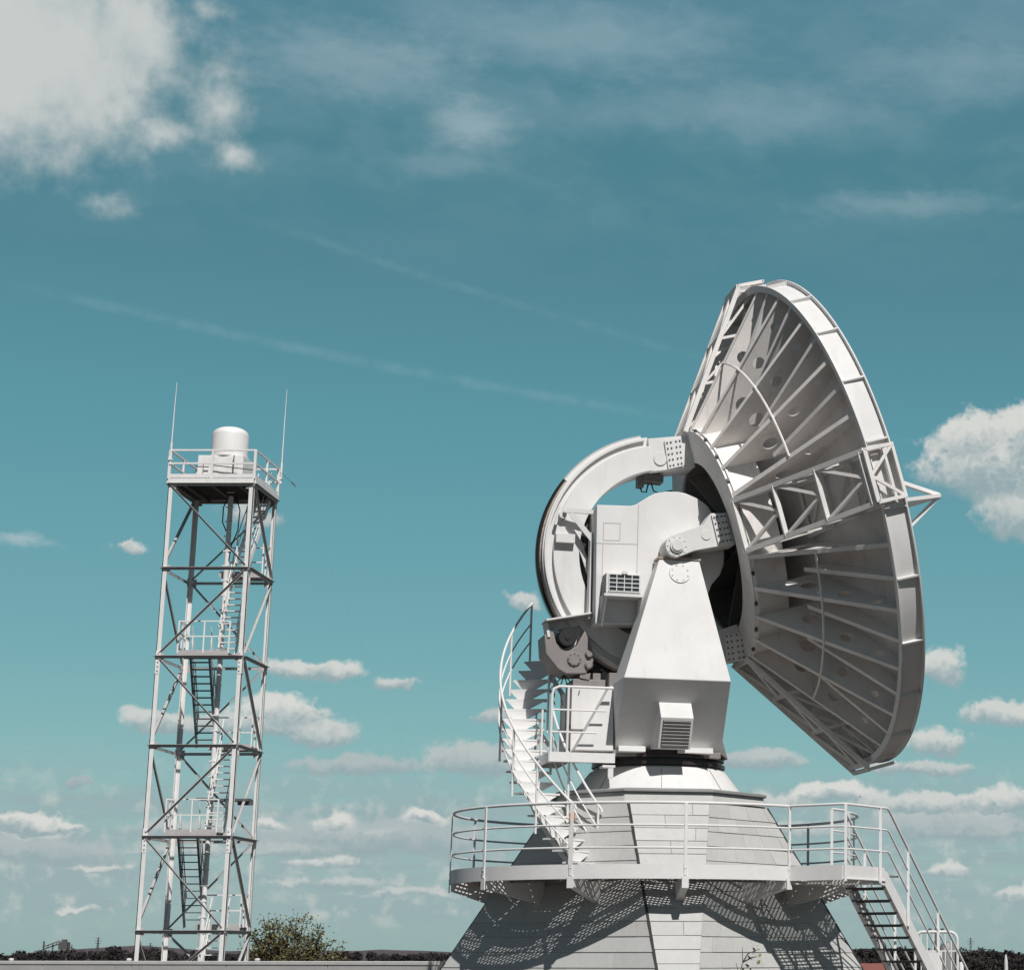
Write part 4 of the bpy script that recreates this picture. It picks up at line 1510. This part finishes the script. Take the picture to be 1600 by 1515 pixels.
for za, zb in ((LV[2], LV[3]), (LV[4], LV[5]), (0.0, LV[1])):
    if za > 0:
        landing(.62, 2.28, .22, .92, za + .16, 'flb' if False else 'fl')
    landing(1.25, 2.70, 2.0, 2.72, zb + .16, 'br')
    flight((2.02, .85, max(za + .16, 0)), (2.0, 2.1, zb + .16), .58, (1, 0, 0))
for za, zb in ((LV[1], LV[2]), (LV[3], LV[4])):
    flight((1.18, 2.1, za + .16), (1.16, .85, zb + .16), .62, (1, 0, 0), mt_='stairs')
b = MB()
b.box(1.75, 3.0, 1.1, 1.55, 6.60, 6.68)
b.box(2.6, 3.05, 1.2, 1.4, 6.48, 6.60)
b.box(1.3, 1.75, 1.0, 1.6, 6.64, 6.70)
b.build('side_bracket', 'stairs', mast, smooth=0)
flight((2.2, 1.2, LV[5] + .2), (2.45, 2.5, LV[6]), .5, (.95, -.25, 0))

b = MB()
zp = LV[6]
b.box(-.02, TW + .02, -.02, TW + .02, zp + .22, zp + .25)
b.build('platform_deck', 'galv', mast, smooth=0)
b = MB()
for i in range(9):
    y = .1 + i * (TW - .2) / 8
    b.box(.02, TW - .02, y - .03, y + .03, zp + .08, zp + .219)
for x in (.5, 1.4, 2.3):
    b.box(x - .05, x + .05, .03, TW - .03, zp - .02, zp + .079)
b.build('platform_joist', 'dark', mast, smooth=0)
b = MB()
for p, q, n in faces:
    P, Q, Nn = V3(*p, 0), V3(*q, 0), V3(*n, 0)
    b.bar(P - Nn * .035 + V3(0, 0, zp + .13), Q - Nn * .035 + V3(0, 0, zp + .13), .05, .16)
    b.bar(P - Nn * .02 + V3(0, 0, zp + .30), Q - Nn * .02 + V3(0, 0, zp + .30), .012, .12)
b.build('edge_beam', 'tower', mast, smooth=0)
for p, q, n in faces:
    b = MB()
    P, Q, Nn = V3(*p, 0), V3(*q, 0), V3(*n, 0)
    for z in (ZTOP, zp + .72):
        b.bar(P + V3(0, 0, z), Q + V3(0, 0, z), .055)
    for t in (0.0, .5):
        c = P.lerp(Q, t)
        b.bar(c + V3(0, 0, zp + .2), c + V3(0, 0, ZTOP), .085 if t == 0 else .06)
    b.build('platform_rail', 'tower', mast, smooth=0)

rad = thing('radome', 'white domed radome drum on a square cabinet atop the lattice mast', 'radome', (-21.42, 69.35, zp + .25))
b = MB()
prof = [(0.60, 0.95)] + [(.60 - .0, 1.0), (.60, 1.72)] + [(.60 * cos(R(a)) ** .75 if a < 89 else 0.0, 1.72 + .30 * sin(R(a))) for a in range(10, 91, 10)]
b.lathe(prof, lambda r, z, a: (r * cos(a), r * sin(a), z), 48)
b.lathe([(.62, .93), (.64, .93), (.64, .99), (.62, .99)], lambda r, z, a: (r * cos(a), r * sin(a), z), 48, closed_prof=True)
b.build('dome', 'radome', rad, smooth=50)
b = MB()
b.box(-.66, .66, -.6, .6, 0.0, .93)
b.box(-.92, -.67, -.4, .3, .05, .98)
cbx = b.build('cabinet', 'radome', rad, smooth=0, bevel=.015)
b = MB()
b.box(-.5, -.15, -.606, -.6012, .12, .85)
b.box(.1, .5, -.606, -.6012, .12, .85)
b.build('cabinet_door', 'tower', cbx, smooth=0)
b = MB()
b.bar((-.3, -.75, .55), (1.1, -.75, .38), .03)
b.bar((-.9, -.7, .52), (-.45, -.7, .5), .03)
b.bar((.38, -.72, 0), (.38, -.72, .9), .03)
b.build('antenna_arm', 'dark', rad, smooth=0)
for loc, lab, h, tilt in (((-22.93, 67.96, ZTOP - .1), 'thin white whip antenna on the left front corner of the mast', 2.42, .03),
                          ((-20.06, 70.86, ZTOP - .1), 'thin white whip antenna on the right back corner of the mast', 2.95, .02)):
    w = thing('whip_antenna', lab, 'antenna', loc, group='whip antennas on the mast')
    b = MB()
    b.tube([(0, 0, .3), (tilt * .4, 0, h * .6), (tilt, 0, h)], [.022, .016, .008], 6)
    b.build('rod', 'tower', w)
    b = MB()
    b.tube([(0, 0, -.4), (0, 0, .34)], .035, 8)
    b.box(-.06, .06, -.06, .06, -.25, -.18)
    b.build('mount', 'tower', w)
aw = thing('wire_antenna', 'thin dark guy wire slanting down from the right rail of the mast', 'wire', (-20.08, 70.8, ZTOP))
b = MB()
b.tube([(0, 0, -.1), (.35, -.3, -.4), (.75, -.6, -.78)], .008, 5)
b.tube([(.55, -.45, -.56), (.68, -.55, -.70)], .022, 6)
b.tube([(.75, -.6, -.78), (10, -8, -17.9)], .0012, 4)
b.build('wire', 'dark', aw)

# ------------------------------------------------------------------ bush behind the wall
def bush(name, label, cat, loc, w, h, nb_, leaves, lsize, mt, seed, group=None):
    rnd = random.Random(seed)
    t = thing(name, label, cat, loc, group=group)
    bb, lb = MB(), MB()
    tips = []
    for i in range(nb_):
        fx = rnd.uniform(-1, 1)
        a = rnd.uniform(0, 2 * pi)
        reach = w * abs(fx) ** .8
        hh = h * (1.12 if i % 9 == 0 and abs(fx) < .45 else 1.0) * (1 - .68 * abs(fx) ** .9) * rnd.uniform(.5, 1.0)
        p = V3(fx * w * .25, .2 * w * sin(a), 0)
        q = V3(reach * (1 if fx > 0 else -1), .55 * w * sin(a) * rnd.random(), hh)
        mid = (p + q) / 2 + V3(rnd.uniform(-.1, .1), rnd.uniform(-.1, .1), hh * .12)
        pts = []
        for k in range(7):
            s = k / 6
            pt = p * (1 - s) ** 2 + mid * (2 * s * (1 - s)) + q * s * s
            pts.append(pt + V3(rnd.uniform(-.04, .04), rnd.uniform(-.04, .04), rnd.uniform(-.03, .03)) * (k > 0))
        r0 = .03 * h / 3
        bb.tube(pts, [r0 * (1 - .8 * k / 6) for k in range(7)], 5, caps=False)
        tips.append(pts)
        for _ in range(4):
            k = rnd.randint(2, 5)
            c = pts[k]
            e = c + V3(rnd.uniform(-.4, .4), rnd.uniform(-.4, .4), rnd.uniform(.05, .55)) * (h / 3)
            bb.tube([c, (c + e) / 2 + V3(rnd.uniform(-.05, .05), 0, .03), e], [.012, .009, .004], 4, caps=False)
            tips.append([c, (c + e) / 2, e])
    for i in range(leaves):
        pts = rnd.choice(tips)
        k = rnd.uniform(.25, 1) * (len(pts) - 1)
        i0 = min(int(k), len(pts) - 2)
        c = pts[i0].lerp(pts[i0 + 1], k - i0) + V3(rnd.gauss(0, .09), rnd.gauss(0, .09), rnd.gauss(0, .08)) * (h / 3)
        if rnd.random() > 1.2 - 1.0 * max(c.z, 0) / h:
            continue
        s = lsize * rnd.uniform(.5, 1.2)
        d = V3(rnd.uniform(-1, 1), rnd.uniform(-1, 1), rnd.uniform(-.5, 1)).normalized()
        u = d.cross(V3(rnd.uniform(-1, 1), rnd.uniform(-1, 1), rnd.uniform(-1, 1)))
        if u.length < .05:
            continue
        u.normalize()
        nn = d.cross(u)
        lb.add([c, c + d * s * .5 + u * s * .3 + nn * s * .08, c + d * s, c + d * s * .5 - u * s * .3 + nn * s * .08], [(0, 1, 2), (0, 2, 3)], rnd.uniform(.45, 1.6))
    bb.build('branches', 'bark', t)
    lb.build('foliage', mt, t, smooth=0, fix=False)
    return t
bush('shrub', 'brownish green shrub behind the wall at the right of the lattice mast', 'shrub', (-20.15, 76.0, 0), 2.35, 3.9, 60, 15000, .12, 'leaf', 5)
SHT = [(-1.88, 33.6, 1.98, .30), (-1.35, 32.8, 1.72, .22), (-.62, 33.2, 1.83, .26), (.35, 33.4, 1.75, .2)]
SL = ['tall thin shoot with yellow green leaves before the pedestal foot', 'short leafy shoot second from the left before the pedestal foot', 'slender leafy shoot third from the left before the pedestal foot', 'sparse leafy shoot farthest right before the pedestal foot']
for i, (x, y, h, w) in enumerate(SHT):
    bush('young_plant', SL[i], 'plant', (x, y, 0), w, h, 8, 420, .10, 'shoot', 40 + i, group='leafy shoots before the pedestal')

# ------------------------------------------------------------------ hoop gate beyond the stair
gt = thing('hoop_gate', 'white tubular gate with rounded top beyond the foot of the stair', 'gate', (1.47, 44.0, 0))
b = MB()
w, h = .43, 2.16
pts = [(-w, 0, 0), (-w, 0, h - .16)] + [(-w + .16 - .16 * cos(R(a)), 0, h - .16 + .16 * sin(R(a))) for a in range(15, 91, 15)] + \
      [(w - .16 + .16 * sin(R(a)), 0, h - .16 + .16 * cos(R(a))) for a in range(0, 91, 15)] + [(w, 0, 0)]
b.tube(pts, .03)
b.build('frame', 'rail', gt)
b = MB()
for i in range(1, 7):
    x = -w + 2 * w * i / 7
    b.bar((x, 0, .1), (x, 0, h - .02), .02)
b.build('bars', 'rail', gt, smooth=0)
b = MB()
b.bar((-w, 0, 1.78), (w, 0, 1.78), .025)
b.bar((-w, 0, 1.2), (w, 0, 1.2), .025)
b.box(-.18, .12, -.03, .03, 1.25, 1.76)
b.build('cross_rail', 'rail', gt, smooth=0)
pp = thing('white_post', 'short white post right of the hoop gate', 'post', (1.93, 43.0, 0))
b = MB()
b.lathe([(.05, 0), (.05, 1.52), (.035, 1.56), (0, 1.565)], lambda r, z, a: (r * cos(a), r * sin(a), z), 14)
b.box(-.07, .07, -.07, .07, 0, .03)
b.build('shaft', 'rail', pp)
ws = thing('weather_station', 'dark weather instrument mast with a grey dome behind the hoop gate', 'instrument', (1.62, 48.5, 0))
b = MB()
b.bar((0, 0, 0), (0, 0, 2.35), .05)
b.bar((-.16, 0, 2.22), (.16, 0, 2.22), .03)
b.bar((0, 0, 2.35), (.0, 0, 2.5), .02)
for s in (-1, 1):
    b.box(s * .14 - .035, s * .14 + .035, -.03, .03, 2.22, 2.29)
b.box(-.07, .07, -.06, .06, 1.5, 2.0)
b.build('mast', 'dark', ws, smooth=0)
b = MB()
b.lathe([(.18, 0), (.18, 1.75), (.17, 1.85), (.12, 1.96), (0, 2.0)], lambda r, z, a: (.24 + r * cos(a), r * sin(a), z), 24)
b.build('grey_dome', 'flash', ws)

# ------------------------------------------------------------------ far things
cv_ = thing('conveyor_plant', 'dark conveyor gantry rising above the far trees at left', 'plant building', (-372, 1000, 0))
b = MB()
b.bar((-8, 0, 5.2), (2, 0, 8.6), .5); b.bar((-8, 0, 6.4), (0, 0, 9.2), .4)
for i in range(6):
    b.bar((-8 + i * 1.9, 0, 5.2 + i * .62), (-7 + i * 1.9, 0, 6.7 + i * .55), .25)
b.bar((-7.5, 0, 0), (-7.5, 0, 9.0), .6); b.bar((-4, 0, 0), (-3, 0, 7.5), .5)
b.build('gantry', 'dark', cv_, smooth=0)
b = MB()
b.box(0, 4, -2, 2, 5.2, 8.6); b.box(1, 3, -1, 1, 8.6, 9.8); b.bar((5.5, 0, 0), (5.5, 0, 7.4), .4); b.bar((1, 0, 0), (1, 0, 5.2), .8); b.bar((3.5, 0, 0), (3.5, 0, 5.2), .8)
b.bar((4, 0, 6.5), (9, 0, 4.6), .5)
b.build('drive_house', 'dark', cv_, smooth=0)

def pylon(label, loc, h):
    t = thing('power_pylon', label, 'pylon', loc, group='power pylons on the horizon')
    b = MB()
    w = h * .07
    for sx, sy in ((-1, -1), (1, -1), (1, 1), (-1, 1)):
        b.bar((sx * w, sy * w, 0), (sx * w * .12, sy * w * .12, h), .22)
    for i in range(6):
        z0, z1 = h * i / 6, h * (i + 1) / 6
        f0, f1 = w * (1 - .88 * i / 6), w * (1 - .88 * (i + 1) / 6)
        for sy in (-1, 1):
            b.bar((-f0, sy * f0, z0), (f1, sy * f1, z1), .14)
            b.bar((f0, sy * f0, z0), (-f1, sy * f1, z1), .14)
    b.build('frame', 'dark', t, smooth=0)
    b = MB()
    for z, wd in ((.72, .13), (.84, .17), (.95, .09)):
        b.bar((-h * wd, 0, h * z), (h * wd, 0, h * z), .3)
    b.build('cross_arm', 'dark', t, smooth=0)
    return t
pylon('power pylon on the horizon left of the lattice mast', (-553, 1560, 0), 16)
pylon('power pylon on the horizon seen through the mast foot', (-515, 1560, 0), 12)
pylon('power pylon on the horizon left of the stair foot', (-35, 1500, 0), 19)
pylon('power pylon on the horizon right of the hoop gate', (74, 1500, 0), 15)

rh = thing('red_roofed_house', 'long red roof low on the horizon behind the stair', 'house', (-.45, 205, 0))
b = MB()
b.box(-2.2, 2.2, -3, 3, 0, .42)
b.build('wall', 'coping', rh, smooth=0)
b = MB()
b.loft([[(-2.5, -3.3, .42), (2.5, -3.3, .42), (2.5, 3.3, .42), (-2.5, 3.3, .42)], [(-2.2, -.15, 1.12), (2.2, -.15, 1.12), (2.2, .15, 1.12), (-2.2, .15, 1.12)]])
b.build('roof', 'roof', rh, smooth=0)
wp = thing('marker_post', 'small pale marker post by the trees at far right', 'post', (11.15, 170, 0))
b = MB()
b.lathe([(.16, 0), (.14, 1.35), (.05, 1.85), (0, 1.9)], lambda r, z, a: (r * cos(a), r * sin(a), z), 10)
b.box(-.25, .25, -.25, .25, 0, .12)
b.build('shaft', 'coping', wp)

# bird in flight, one continuous body with spread wings
bd = thing('bird', 'tiny dark bird in flight right of the railed walkway', 'bird', (-.45, 250, 20.05))
b = MB()
body = [(-.13, .004), (-.10, .02), (-.03, .034), (.04, .03), (.08, .018), (.10, .020), (.115, .012), (.135, .003)]
b.lathe([(r, x) for x, r in body], lambda r, x, a: (x, r * cos(a), r * sin(a)), 12)
b.add([(-.02, .02, .01), (.05, .02, .012), (.03, .16, .07), (-.02, .27, .05), (-.05, .16, .06),
       (-.02, .02, .002), (.05, .02, .004), (.03, .16, .064), (-.02, .27, .046), (-.05, .16, .054)],
      [(0, 1, 2, 3, 4), (9, 8, 7, 6, 5), (0, 5, 6, 1), (1, 6, 7, 2), (2, 7, 8, 3), (3, 8, 9, 4), (4, 9, 5, 0)])
b.add([(-.02, -.02, .01), (.05, -.02, .012), (.03, -.16, .07), (-.02, -.27, .05), (-.05, -.16, .06),
       (-.02, -.02, .002), (.05, -.02, .004), (.03, -.16, .064), (-.02, -.27, .046), (-.05, -.16, .054)],
      [(4, 3, 2, 1, 0), (5, 6, 7, 8, 9), (1, 6, 5, 0), (2, 7, 6, 1), (3, 8, 7, 2), (4, 9, 8, 3), (0, 5, 9, 4)])
b.add([(-.11, .012, .0), (-.2, .035, .0), (-.2, -.035, .0), (-.11, -.012, .0), (-.11, .012, .006), (-.2, .035, .004), (-.2, -.035, .004), (-.11, -.012, .006)],
      [(3, 2, 1, 0), (4, 5, 6, 7), (0, 1, 5, 4), (1, 2, 6, 5), (2, 3, 7, 6), (3, 0, 4, 7)])
b.build('body', 'bird', bd, smooth=60)
